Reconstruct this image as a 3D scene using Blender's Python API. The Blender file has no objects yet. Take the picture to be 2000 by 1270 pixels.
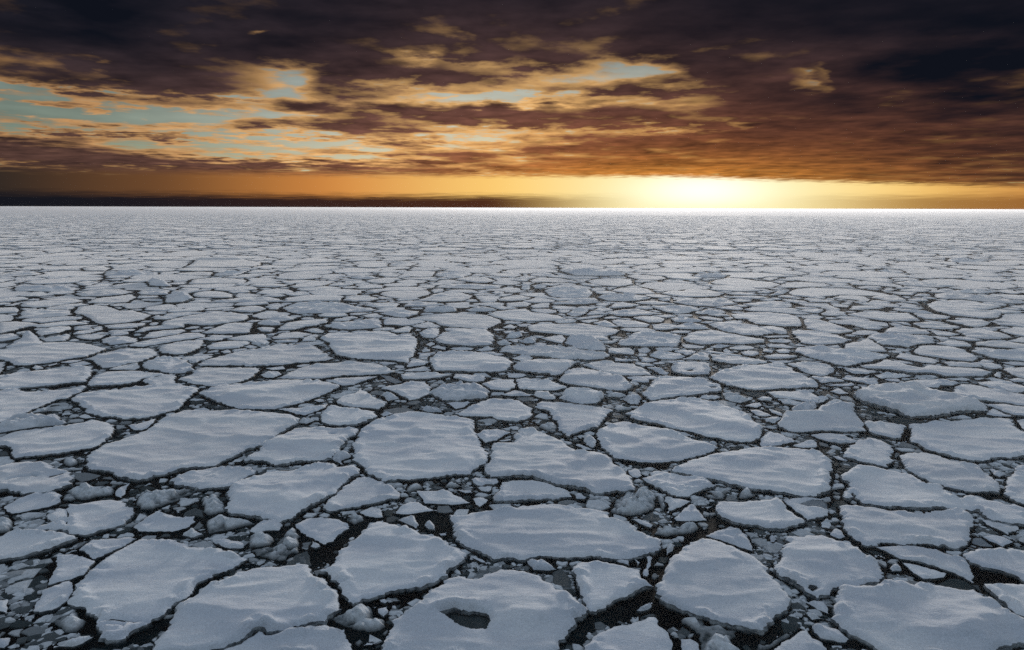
import bpy, math, random
import numpy as np
from mathutils import Vector, Matrix, geometry
R = math.radians
DENOISE=False; SUN_E=2.2; OVER=1.12; REAR=0.35; WSPEC=0.03; SHEEN=0.75; NSINGLE=300; NBR=(14000,4500,5000); HAZE=0.00028; HANI=0.6
C = bpy.context.scene.collection
SC = bpy.context.scene

# ---------------------------------------------------------------- camera
CAM_H = 15.0
F = 1400.0                       # focal length in photo pixels (photo 2000 x 1270)
PITCH = math.atan((635 - 406) / F)
ROLL = R(0.17)
fwd = np.array([0, math.cos(PITCH), -math.sin(PITCH)])
up0 = np.array([0, math.sin(PITCH), math.cos(PITCH)])
rt0 = np.array([1.0, 0, 0])
rt = rt0 * math.cos(ROLL) + up0 * math.sin(ROLL)
up = up0 * math.cos(ROLL) - rt0 * math.sin(ROLL)
cd = bpy.data.cameras.new('camera'); cam = bpy.data.objects.new('camera', cd); C.objects.link(cam)
cd.sensor_width = 36; cd.lens = 36 * F / 2000; cd.clip_start = 0.1; cd.clip_end = 90000
M = Matrix.Identity(4)
for i in range(3):
    M[i][0] = rt[i]; M[i][1] = up[i]; M[i][2] = -fwd[i]
M[2][3] = CAM_H
cam.matrix_world = M
SC.camera = cam

def ray(px, py):
    px = np.asarray(px, float); py = np.asarray(py, float)
    d = fwd * F + np.outer(px - 1000, rt) + np.outer(635 - py, up)
    return d
def ground(px, py, z=0.0):       # photo pixel -> point on the sea at height z
    d = ray(px, py); t = (CAM_H - z) / -d[:, 2]
    return d[:, :2] * t[:, None]
def ang(px, py):                 # photo pixel -> azimuth, elevation
    d = ray([px], [py])[0]
    return math.atan2(d[0], d[1]), math.atan2(d[2], math.hypot(d[0], d[1]))

# ---------------------------------------------------------------- light and exposure
SC.view_settings.view_transform = 'Standard'; SC.view_settings.look = 'None'
SC.view_settings.exposure = 0.0; SC.view_settings.gamma = 1.0
SC.cycles.max_bounces = 5; SC.cycles.volume_bounces = 1; SC.cycles.diffuse_bounces = 2
SC.cycles.glossy_bounces = 2; SC.cycles.sample_clamp_direct = 1.8; SC.cycles.sample_clamp_indirect = 1.5; SC.cycles.use_denoising = DENOISE
SUN_AZ = ang(1372, 380)[0]; SUN_EL = R(3.2)
sl = bpy.data.lights.new('sun', 'SUN'); sun = bpy.data.objects.new('sun', sl); C.objects.link(sun)
sl.energy = SUN_E; sl.angle = R(9); sl.color = (1.0, 0.92, 0.84)
sdir = Vector((math.sin(SUN_AZ) * math.cos(SUN_EL), math.cos(SUN_AZ) * math.cos(SUN_EL), math.sin(SUN_EL)))
sun.rotation_euler = sdir.to_track_quat('Z', 'Y').to_euler()

# ---- node helpers
class G:
    def __init__(s, nt): s.nt = nt
    def n(s, t): return s.nt.nodes.new(t)
    def put(s, sock, v):
        if isinstance(v, bpy.types.NodeSocket): s.nt.links.new(v, sock)
        else: sock.default_value = v
    def m(s, op, a, b=0.0, c=0.0, clamp=False):
        x = s.n('ShaderNodeMath'); x.operation = op; x.use_clamp = clamp
        s.put(x.inputs[0], a); s.put(x.inputs[1], b); s.put(x.inputs[2], c); return x.outputs[0]
    def vm(s, op, a, b=(0, 0, 0), c=(0, 0, 0)):
        x = s.n('ShaderNodeVectorMath'); x.operation = op
        s.put(x.inputs[0], a); s.put(x.inputs[1], b)
        if len(x.inputs) > 2 and op == 'MULTIPLY_ADD': s.put(x.inputs[2], c)
        return x.outputs['Value'] if op in ('DOT_PRODUCT', 'LENGTH') else x.outputs[0]
    def comb(s, a, b, c=0.0):
        x = s.n('ShaderNodeCombineXYZ'); s.put(x.inputs[0], a); s.put(x.inputs[1], b); s.put(x.inputs[2], c); return x.outputs[0]
    def sep(s, v):
        x = s.n('ShaderNodeSeparateXYZ'); s.put(x.inputs[0], v); return x.outputs
    def noise(s, v, scale, detail=4, rough=0.5, dist=0.0):
        x = s.n('ShaderNodeTexNoise'); s.put(x.inputs['Vector'], v); x.inputs['Scale'].default_value = scale
        x.inputs['Detail'].default_value = detail; x.inputs['Roughness'].default_value = rough
        x.inputs['Distortion'].default_value = dist; return x.outputs['Fac']
    def step(s, v, a, b):        # smoothstep a..b -> 0..1
        x = s.n('ShaderNodeMapRange'); x.interpolation_type = 'SMOOTHSTEP'
        s.put(x.inputs[0], v); x.inputs[1].default_value = a; x.inputs[2].default_value = b; return x.outputs[0]
    def mix(s, f, a, b):
        x = s.n('ShaderNodeMix'); x.data_type = 'RGBA'; s.put(x.inputs[0], f); s.put(x.inputs[6], a); s.put(x.inputs[7], b); return x.outputs[2]
    def scale(s, col, f):
        x = s.n('ShaderNodeVectorMath'); x.operation = 'SCALE'; s.put(x.inputs[0], col); s.put(x.inputs[3], f); return x.outputs[0]
def rgb(r, g, b, k=1.0):
    f = lambda c: ((c / 255) / 12.92 if c / 255 <= .04045 else ((c / 255 + .055) / 1.055) ** 2.4) * k
    return (f(r), f(g), f(b), 1.0)

# ---------------------------------------------------------------- sky
W = bpy.data.worlds.new('World'); SC.world = W; W.use_nodes = True
nt = W.node_tree; nt.nodes.clear(); g = G(nt)
tc = g.n('ShaderNodeTexCoord').outputs['Generated']
dx, dy, dz = g.sep(tc)
az = g.m('ARCTAN2', dx, dy); el = g.m('ARCSINE', dz)
elp = g.m('MAXIMUM', dz, 0.0)
inv = g.m('DIVIDE', 1.0, g.m('ADD', elp, 0.045))
P = g.comb(g.m('MULTIPLY', dx, inv), g.m('MULTIPLY', dy, inv))
n1 = g.noise(P, 0.8, 5, 0.5); n2 = g.noise(g.vm('ADD', P, (7.3, 2.1, 4.0)), 1.7, 6, 0.52)
n3 = g.noise(g.vm('ADD', P, (1.3, 12.1, 9.0)), 4.0, 5, 0.55)
wa = g.m('MULTIPLY_ADD', g.m('SUBTRACT', n2, 0.5), 0.16, az)
we = g.m('MULTIPLY_ADD', g.m('SUBTRACT', n3, 0.5), 0.042, el)
we = g.m('MULTIPLY_ADD', g.m('SUBTRACT', n1, 0.5), 0.03, we)
AE = g.comb(wa, we)
AE0 = g.comb(az, el)
def blob(cx, cy, rx, ry, src=None, soft=1.0, slope=0.0):
    a, e = ang(cx, cy); k = 1 / F
    q = g.vm('SUBTRACT', src or AE, (a, e, 0))
    if slope:
        x, y, _ = g.sep(q); q = g.comb(x, g.m('MULTIPLY_ADD', x, slope, y))
    q = g.vm('MULTIPLY', q, (1 / (rx * k), 1 / (ry * k), 0))
    d2 = g.vm('DOT_PRODUCT', q, q)
    return g.m('POWER', 2.71828, g.m('MULTIPLY', d2, -soft))
cov = g.m('MULTIPLY_ADD', g.m('SUBTRACT', n1, 0.5), 0.9, 0.60)
cov = g.m('MULTIPLY_ADD', g.m('SUBTRACT', n2, 0.5), 2.0, cov)
cov = g.m('MULTIPLY_ADD', g.m('SUBTRACT', n3, 0.5), 1.0, cov)
BL = [(60, 224, 300, 20, -.85, 0), (420, 226, 170, 14, -.6, 0), (200, 275, 260, 9, -.35, 0), (520, 276, 170, 12, -.5, 0), (548, 160, 48, 24, -.75, 0), (600, 140, 60, 10, -.4, 0),
      (450, 125, 75, 22, -.34, -.25), (500, 150, 50, 12, -.3, 0), (1250, 140, 95, 18, -.85, 0), (1180, 122, 50, 14, -.4, 0), (1110, 198, 190, 10, -.62, 0), (960, 192, 130, 9, -.55, 0), (1160, 60, 80, 30, -.25, 0), (1350, 20, 200, 30, .4, 0), (900, 15, 160, 30, .45, 0), (930, 70, 60, 16, .3, 0),
      (1080, 150, 110, 14, -.4, 0), (1572, 158, 38, 12, -1.15, .5), (1600, 140, 26, 8, -.6, .6), (498, 62, 16, 5, -.8, 0), (800, 117, 42, 7, -.55, 0), (900, 128, 35, 9, -.5, 0), (650, 195, 150, 9, -.42, 0), (760, 175, 90, 12, -.35, 0), (930, 165, 130, 9, -.38, 0),
      (860, 282, 280, 8, -.4, -.03), (1310, 253, 150, 4, -.5, 0), (960, 40, 30, 30, -.2, 0), (330, 192, 260, 7, -.4, 0), (70, 178, 130, 8, -.35, 0), (640, 308, 260, 8, -.3, 0),
      (440, 305, 160, 7, -.25, 0), (1000, 262, 120, 6, -.3, 0), (180, 128, 40, 8, -.3, 0), (200, 145, 30, 8, -.35, 0),
      (560, 240, 150, 10, .55, 0), (640, 222, 70, 18, .4, 0), (820, 216, 210, 13, .55, 0), (110, 306, 360, 16, .75, .06), (340, 165, 170, 18, .42, -.08), (240, 120, 180, 16, .3, 0), (760, 142, 100, 16, .4, 0), (880, 150, 70, 8, .3, 0), (1040, 118, 110, 14, .4, 0), (1260, 165, 130, 9, .4, 0),
      (700, 330, 500, 9, .35, 0), (150, 50, 420, 60, .6, 0), (700, 40, 300, 44, .5, 0), (1700, 80, 480, 150, .75, 0), (1500, 300, 500, 45, .4, 0), (1050, 236, 240, 16, .35, 0), (140, 258, 130, 4, .6, 0), (330, 262, 80, 4, .4, 0), (220, 218, 30, 4, .3, 0), (700, 105, 200, 9, .25, 0)]
for cx, cy, rx, ry, am, sp in BL:
    cov = g.m('MULTIPLY_ADD', blob(cx, cy, rx * 1.05, ry * 1.25, slope=sp), am * (.62 if am < 0 else .7) if ry > 8 or am > 0 else am * .8, cov)
sunp = blob(1372, 385, 620, 150, AE0)          # closeness to the sun
sunq = blob(1330, 390, 380, 62, AE0)
cen = blob(1050, 240, 560, 190, AE0)
left = blob(150, 260, 520, 130, AE0)
# clear sky between the clouds
clear = g.mix(g.step(el, 0.03, 0.13), rgb(205, 190, 130), rgb(158, 172, 172))
clear = g.mix(left, clear, rgb(126, 146, 132))
clear = g.mix(g.m('MULTIPLY', left, g.step(el, 0.10, 0.04)), clear, rgb(150, 160, 118))
clear = g.mix(cen, clear, rgb(214, 222, 214))
clear = g.mix(sunp, clear, rgb(255, 220, 140))
# cloud colours
lit = g.mix(cen, rgb(212, 158, 104), rgb(255, 203, 132, 1.18))
lit = g.mix(sunp, lit, rgb(245, 165, 80))
lit = g.scale(lit, g.m('MULTIPLY_ADD', g.m('SUBTRACT', n3, 0.5), 1.6, g.m('MULTIPLY_ADD', g.m('SUBTRACT', n2, 0.5), 1.2, 0.98)))
drk = g.mix(g.step(el, 0.05, 0.22), rgb(98, 70, 60), rgb(40, 40, 50))
drk = g.mix(cen, drk, rgb(104, 74, 68))
drk = g.mix(sunp, drk, rgb(150, 84, 46))
drk = g.mix(sunq, drk, rgb(255, 168, 66))
lum = g.m('MAXIMUM', g.m('ADD', g.m('MULTIPLY', g.m('SUBTRACT', n1, 0.5), 1.6), g.m('MULTIPLY_ADD', g.m('SUBTRACT', n3, 0.5), 2.2, 1.0)), 0.25)
drk = g.scale(drk, lum)
mid_ = g.mix(g.m('MULTIPLY_ADD', cen, 0.22, 0.42), drk, lit)
col = g.mix(g.step(cov, 0.12, 0.46), clear, lit)
col = g.mix(g.step(cov, 0.36, 0.62), col, mid_)
col = g.mix(g.step(cov, 0.50, 0.92), col, drk)
# vignette-like darkening painted over the cloud deck towards both sides
wob = g.m('MULTIPLY_ADD', g.m('SUBTRACT', n2, 0.5), 1.6, 1.0)
thick = g.m('MULTIPLY', blob(-150, -80, 1000, 185, AE0), 0.95)  # upper left share of the painted darkening
dim2 = g.m('MULTIPLY', blob(2200, 60, 700, 230, AE0), 0.95)
dim3 = g.m('MULTIPLY', blob(1700, -110, 600, 150, AE0), 0.75)
dim4 = g.m('MULTIPLY', blob(-120, 400, 420, 110, AE0), 0.6)
dim5 = g.m('MULTIPLY', blob(2250, 420, 420, 160, AE0), 0.55)
for t in (thick, dim2, dim3, dim4, dim5):
    col = g.mix(g.m('MULTIPLY', t, wob, clamp=True), col, rgb(15, 18, 27))
# clear band under the deck
a0, e0 = ang(300, 343); a1, e1 = ang(1300, 346); a2, e2 = ang(1990, 366)
edge = g.m('ADD', g.m('MULTIPLY_ADD', g.m('MAXIMUM', g.m('SUBTRACT', az, a1), 0.0), (e2 - e1) / (a2 - a1), e1), g.m('MULTIPLY', g.m('SUBTRACT', n3, 0.5), 0.012))
da = g.m('ABSOLUTE', g.m('SUBTRACT', az, SUN_AZ))
soft = g.step(g.m('SUBTRACT', edge, el), -0.010, 0.006); hard = g.step(g.m('SUBTRACT', edge, el), -0.005, 0.003)
inband = g.m('ADD', g.m('MULTIPLY', soft, g.step(da, 0.25, 0.6)), g.m('MULTIPLY', hard, g.step(da, 0.6, 0.25)))
band = g.mix(g.step(da, 0.62, 0.92), rgb(118, 78, 46), rgb(40, 37, 35))
band = g.mix(g.step(da, 0.44, 0.72), rgb(212, 138, 68), band)
band = g.mix(g.step(da, 0.22, 0.54), rgb(255, 208, 118), band)
band = g.mix(g.step(da, 0.05, 0.30), rgb(255, 240, 178), band)
core = blob(1372, 372, 120, 34, AE0)
band = g.mix(core, band, rgb(255, 255, 232, 1.2))
band = g.mix(g.m('MULTIPLY', g.step(az, 0.42, 0.66), 0.5), band, rgb(170, 92, 30))
bank = g.m('MULTIPLY', g.step(g.m('SUBTRACT', g.m('MULTIPLY_ADD', n2, 0.012, 0.0085), el), -0.008, 0.006), g.step(da, 0.06, 0.3))
bank = g.m('MULTIPLY', bank, g.m('SUBTRACT', 1.0, g.m('MULTIPLY', g.step(az, SUN_AZ, SUN_AZ + 0.1), 0.35)))
band = g.mix(bank, band, g.mix(g.step(az, -0.6, 0.6), rgb(22, 23, 30), rgb(110, 62, 30)))
col = g.mix(inband, col, band)
# overcast overhead and behind the camera
ns = g.n('ShaderNodeTexSky'); ns.sky_type = 'NISHITA'; ns.sun_disc = False
ns.sun_elevation = SUN_EL; ns.sun_rotation = SUN_AZ
over = g.mix(g.noise(P, 1.3, 4, 0.5), rgb(156, 167, 181, OVER), rgb(184, 194, 207, OVER))
over = g.scale(over, g.m('MULTIPLY_ADD', g.step(dy, -0.5, 0.6), 1.0 - REAR, REAR))
over = g.vm('ADD', over, g.scale(ns.outputs[0], 0.05))
zen = g.m('MAXIMUM', g.step(el, 0.30, 0.62), g.step(dy, 0.35, -0.15))
col = g.mix(zen, col, over)
col = g.mix(g.step(dz, -0.004, -0.02), col, rgb(150, 155, 165))
bg = g.n('ShaderNodeBackground'); g.put(bg.inputs[0], col); bg.inputs[1].default_value = 1.0
wo = g.n('ShaderNodeOutputWorld'); nt.links.new(bg.outputs[0], wo.inputs[0])
W.cycles.sampling_method = 'MANUAL'; W.cycles.sample_map_resolution = 1024
# ---------------------------------------------------------------- materials
def material(name):
    m = bpy.data.materials.new(name); m.use_nodes = True; m.node_tree.nodes.clear()
    g = G(m.node_tree); b = g.n('ShaderNodeBsdfPrincipled'); o = g.n('ShaderNodeOutputMaterial')
    m.node_tree.links.new(b.outputs[0], o.inputs[0]); return m, g, b
def tex_coord(g, world=False):
    if world: return g.n('ShaderNodeNewGeometry').outputs['Position']
    oi = g.n('ShaderNodeObjectInfo').outputs['Random']
    return g.vm('ADD', g.n('ShaderNodeTexCoord').outputs['Object'], g.comb(g.m('MULTIPLY', oi, 91.0), g.m('MULTIPLY', oi, 37.0)))
def snow_mat(name, base, world=False, fine=1.0):
    m, g, b = material(name); co = tex_coord(g, world)
    st = g.vm('MULTIPLY', co, (0.45, 1.0, 1.0))
    big = g.noise(st, 0.35, 4, 0.55); mid = g.noise(st, 2.2, 4, 0.6); sp = g.noise(co, 14.0, 3, 0.7)
    c = g.mix(g.step(big, 0.38, 0.62), (base[0] * .78, base[1] * .81, base[2] * .86, 1), base)
    c = g.mix(g.m('MULTIPLY', g.step(mid, 0.54, 0.68), 0.5), c, (base[0] * .8, base[1] * .84, base[2] * .88, 1))
    gr = g.noise(co, 45.0, 1, 0.5)
    c = g.scale(c, g.m('MULTIPLY_ADD', sp, 0.6, g.m('MULTIPLY_ADD', gr, 0.9, 0.27)))
    if not world: c = g.scale(c, g.m('MULTIPLY_ADD', g.n('ShaderNodeObjectInfo').outputs['Random'], 0.10, 0.93))
    g.put(b.inputs['Base Color'], c); b.inputs['Roughness'].default_value = 0.8; b.inputs['Specular IOR Level'].default_value = 0.12
    b.inputs['Sheen Weight'].default_value = SHEEN; b.inputs['Sheen Roughness'].default_value = 0.4; b.inputs['Sheen Tint'].default_value = (1, 1, 1, 1)
    bp = g.n('ShaderNodeBump'); bp.inputs['Strength'].default_value = 0.55; bp.inputs['Distance'].default_value = 0.06 * fine
    h = g.m('ADD', g.m('MULTIPLY', mid, 1.2), g.m('MULTIPLY', sp, 0.55))
    g.put(bp.inputs['Height'], h); m.node_tree.links.new(bp.outputs[0], b.inputs['Normal'])
    return m
SNOW = snow_mat('snow', (0.62, 0.685, 0.755, 1))
SNOWW = snow_mat('snow_far', (0.62, 0.685, 0.755, 1), True)
def ice_mat(name, c1, c2, rough=0.45):
    m, g, b = material(name); co = tex_coord(g, True)
    n = g.noise(g.vm('MULTIPLY', co, (1, 1, 3)), 2.5, 5, 0.65)
    cc = g.mix(g.step(n, .35, .65), c1, c2)
    if name == 'edge_ice': cc = g.mix(g.step(g.sep(co)[2], .14, .04), cc, (0.02, 0.032, 0.04, 1))  # dark foot by height: wall shade painted in, with wet ice
    g.put(b.inputs['Base Color'], cc)
    b.inputs['Roughness'].default_value = rough; b.inputs['Specular IOR Level'].default_value = 0.05
    bp = g.n('ShaderNodeBump'); bp.inputs['Strength'].default_value = 0.8; bp.inputs['Distance'].default_value = 0.08
    g.put(bp.inputs['Height'], g.noise(co, 7, 4, .6)); m.node_tree.links.new(bp.outputs[0], b.inputs['Normal']); return m
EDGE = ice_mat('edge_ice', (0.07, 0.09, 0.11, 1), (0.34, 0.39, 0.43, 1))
SLUSH = ice_mat('wet_slush', (0.035, 0.052, 0.062, 1), (0.13, 0.16, 0.18, 1))
POOL = ice_mat('melt_pool_water', (0.022, 0.034, 0.040, 1), (0.04, 0.055, 0.062, 1), 0.3)
GREYICE = ice_mat('grey_ice', (0.17, 0.21, 0.25, 1), (0.24, 0.28, 0.32, 1), 0.5)
# tone: wetness per brash piece; on rubble heaps, painted crevice shade and wet ice
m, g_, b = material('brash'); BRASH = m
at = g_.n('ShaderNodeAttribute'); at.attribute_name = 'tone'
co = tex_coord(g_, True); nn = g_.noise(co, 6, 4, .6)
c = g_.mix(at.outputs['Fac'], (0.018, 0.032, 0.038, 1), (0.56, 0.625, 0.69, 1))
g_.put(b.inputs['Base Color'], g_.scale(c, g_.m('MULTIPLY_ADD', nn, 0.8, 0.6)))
b.inputs['Roughness'].default_value = 0.7; b.inputs['Specular IOR Level'].default_value = 0.05
bp = g_.n('ShaderNodeBump'); bp.inputs['Strength'].default_value = 0.8; bp.inputs['Distance'].default_value = 0.06
g_.put(bp.inputs['Height'], g_.noise(co, 9, 4, .6)); m.node_tree.links.new(bp.outputs[0], b.inputs['Normal'])
# sea water
m, g_, b = material('sea_water'); WATER = m
co = tex_coord(g_, True)
nn = g_.noise(co, 0.12, 4, .6)
n5 = g_.noise(co, 1.4, 5, .7)
c = g_.mix(g_.step(nn, .4, .62), (0.0007, 0.0015, 0.0026, 1), (0.003, 0.008, 0.011, 1))
c = g_.mix(g_.m('MULTIPLY', g_.step(n5, .52, .66), g_.step(nn, .42, .6)), c, (0.008, 0.017, 0.021, 1))
g_.put(b.inputs['Base Color'], c)
b.inputs['Roughness'].default_value = 0.62; b.inputs['IOR'].default_value = 1.33; b.inputs['Specular IOR Level'].default_value = WSPEC
bp = g_.n('ShaderNodeBump'); bp.inputs['Strength'].default_value = 0.35; bp.inputs['Distance'].default_value = 0.05
g_.put(bp.inputs['Height'], g_.noise(co, 2.2, 4, .6)); m.node_tree.links.new(bp.outputs[0], b.inputs['Normal'])

# ---------------------------------------------------------------- helpers
def mesh_object(name, V, faces, mats, parent=None, loc=(0, 0, 0), mi=None, smooth=None, attr=None):
    me = bpy.data.meshes.new(name)
    V = np.asarray(V, np.float32)
    me.vertices.add(len(V)); me.vertices.foreach_set('co', V.ravel())
    if isinstance(faces, tuple):                # (flat index array, counts array)
        idx, cnt = faces
    else:
        cnt = np.array([len(f) for f in faces], np.int32); idx = np.array([i for f in faces for i in f], np.int32)
    st = np.concatenate([[0], np.cumsum(cnt)[:-1]]).astype(np.int32)
    me.loops.add(len(idx)); me.loops.foreach_set('vertex_index', idx.astype(np.int32))
    me.polygons.add(len(cnt)); me.polygons.foreach_set('loop_start', st)
    for x in mats: me.materials.append(x)
    if mi is not None: me.polygons.foreach_set('material_index', np.asarray(mi, np.int32))
    if smooth is not None: me.polygons.foreach_set('use_smooth', np.full(len(cnt), smooth) if isinstance(smooth, bool) else smooth)
    if attr is not None:
        a = me.attributes.new('tone', 'FLOAT', 'POINT'); a.data.foreach_set('value', np.asarray(attr, np.float32))
    me.update(calc_edges=True); me.validate()
    o = bpy.data.objects.new(name, me); C.objects.link(o); o.location = loc
    if parent: o.parent = parent
    return o

def hsh(ix, iy, s):
    h = (ix.astype(np.int64) * 374761393 + iy.astype(np.int64) * 668265263 + s * 2246822519) & 0xffffffff
    h = ((h ^ (h >> 13)) * 1274126177) & 0xffffffff
    h = ((h ^ (h >> 16)) * 2654435761) & 0xffffffff
    return ((h ^ (h >> 15)) & 0xffffff) / float(0xffffff)
def vn(x, y, s=0):               # gradient noise, 0..1
    ix = np.floor(x).astype(np.int64); iy = np.floor(y).astype(np.int64); fx = x - ix; fy = y - iy
    def gr(a, b):
        t = hsh(ix + a, iy + b, s) * 6.2831853; return np.cos(t) * (fx - a) + np.sin(t) * (fy - b)
    u = fx * fx * fx * (fx * (fx * 6 - 15) + 10); v = fy * fy * fy * (fy * (fy * 6 - 15) + 10)
    p = gr(0, 0) * (1 - u) + gr(1, 0) * u; q = gr(0, 1) * (1 - u) + gr(1, 1) * u
    return np.clip(.5 + .78 * (p * (1 - v) + q * v), 0, 1)
def fbm(x, y, s=0, o=4, gain=.5):
    t = 0; a = 1; n = 0
    for i in range(o):
        t = t + a * vn(x * 2 ** i + 17.3 * i, y * 2 ** i + 5.1 * i, s + i); n += a; a *= gain
    return t / n
def domes(x, y, c, s):
    ix = np.floor(x / c).astype(np.int64); iy = np.floor(y / c).astype(np.int64); best = np.zeros_like(x)
    for i in (-1, 0, 1):
        for j in (-1, 0, 1):
            jx = ix + i; jy = iy + j
            px = (jx + hsh(jx, jy, s)) * c; py = (jy + hsh(jx, jy, s + 1)) * c
            r = c * (.35 + .6 * hsh(jx, jy, s + 2)); hh = .3 + .7 * hsh(jx, jy, s + 3)
            q = 1 - ((x - px) ** 2 + (y - py) ** 2) / r ** 2
            best = np.maximum(best, hh * np.minimum(1, 1.6 * np.sqrt(np.clip(q, 0, 1))))
    return best
def inside(px, py, poly):
    x0, y0 = poly[:, 0], poly[:, 1]; x1, y1 = np.roll(x0, -1), np.roll(y0, -1)
    r = np.zeros(px.shape, bool)
    for a, b, c, d in zip(x0, y0, x1, y1):
        if b == d: continue
        k = ((b > py) != (d > py)) & (px < (c - a) * (py - b) / (d - b) + a); r ^= k
    return r
def area(p): return .5 * np.sum(p[:, 0] * np.roll(p[:, 1], -1) - p[:, 1] * np.roll(p[:, 0], -1))
def seg_dist(P, L, closed=True):
    A = L if closed else L[:-1]; B = np.roll(L, -1, 0) if closed else L[1:]
    out = np.empty(len(P))
    for k in range(0, len(P), 2000):
        p = P[k:k + 2000, None]; d = (B - A)[None]; t = np.clip(((p - A) * d).sum(2) / ((d * d).sum(2) + 1e-12), 0, 1)
        out[k:k + 2000] = np.sqrt((((A + t[..., None] * d) - p) ** 2).sum(2).min(1))
    return out
def resample(P, s):
    Q = np.roll(P, -1, 0); out = []
    for a, b in zip(P, Q):
        n = max(1, int(round(np.hypot(*(b - a)) / s)))
        for k in range(n): out.append(a + (b - a) * k / n)
    return np.array(out)
def ragged(P, s, amp, seed, inset=0.0):
    q = np.roll(P, -1, 0); P = np.stack([P * .955 + q * .045, P * .045 + q * .955], 1).reshape(-1, 2)   # soften the corners
    P = resample(P, s); t = np.roll(P, -1, 0) - np.roll(P, 1, 0); l = np.hypot(t[:, 0], t[:, 1]) + 1e-9
    nrm = np.stack([t[:, 1], -t[:, 0]], 1) / l[:, None]
    x, y = P[:, 0], P[:, 1]
    k = min(1, .16 / s * 1.6)
    d = (vn(x * .7 * k, y * .7 * k, seed) - .5) * 1.0 + (vn(x * 2.3 * k, y * 2.3 * k, seed + 1) - .5) * .9 + (vn(x * 6 * k, y * 6 * k, seed + 2) - .5) * .75
    return P + nrm * (d * amp - inset)[:, None]
def P2W(pts, z=0.0):
    a = np.array(pts, float); return ground(a[:, 0], a[:, 1], z)

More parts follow.
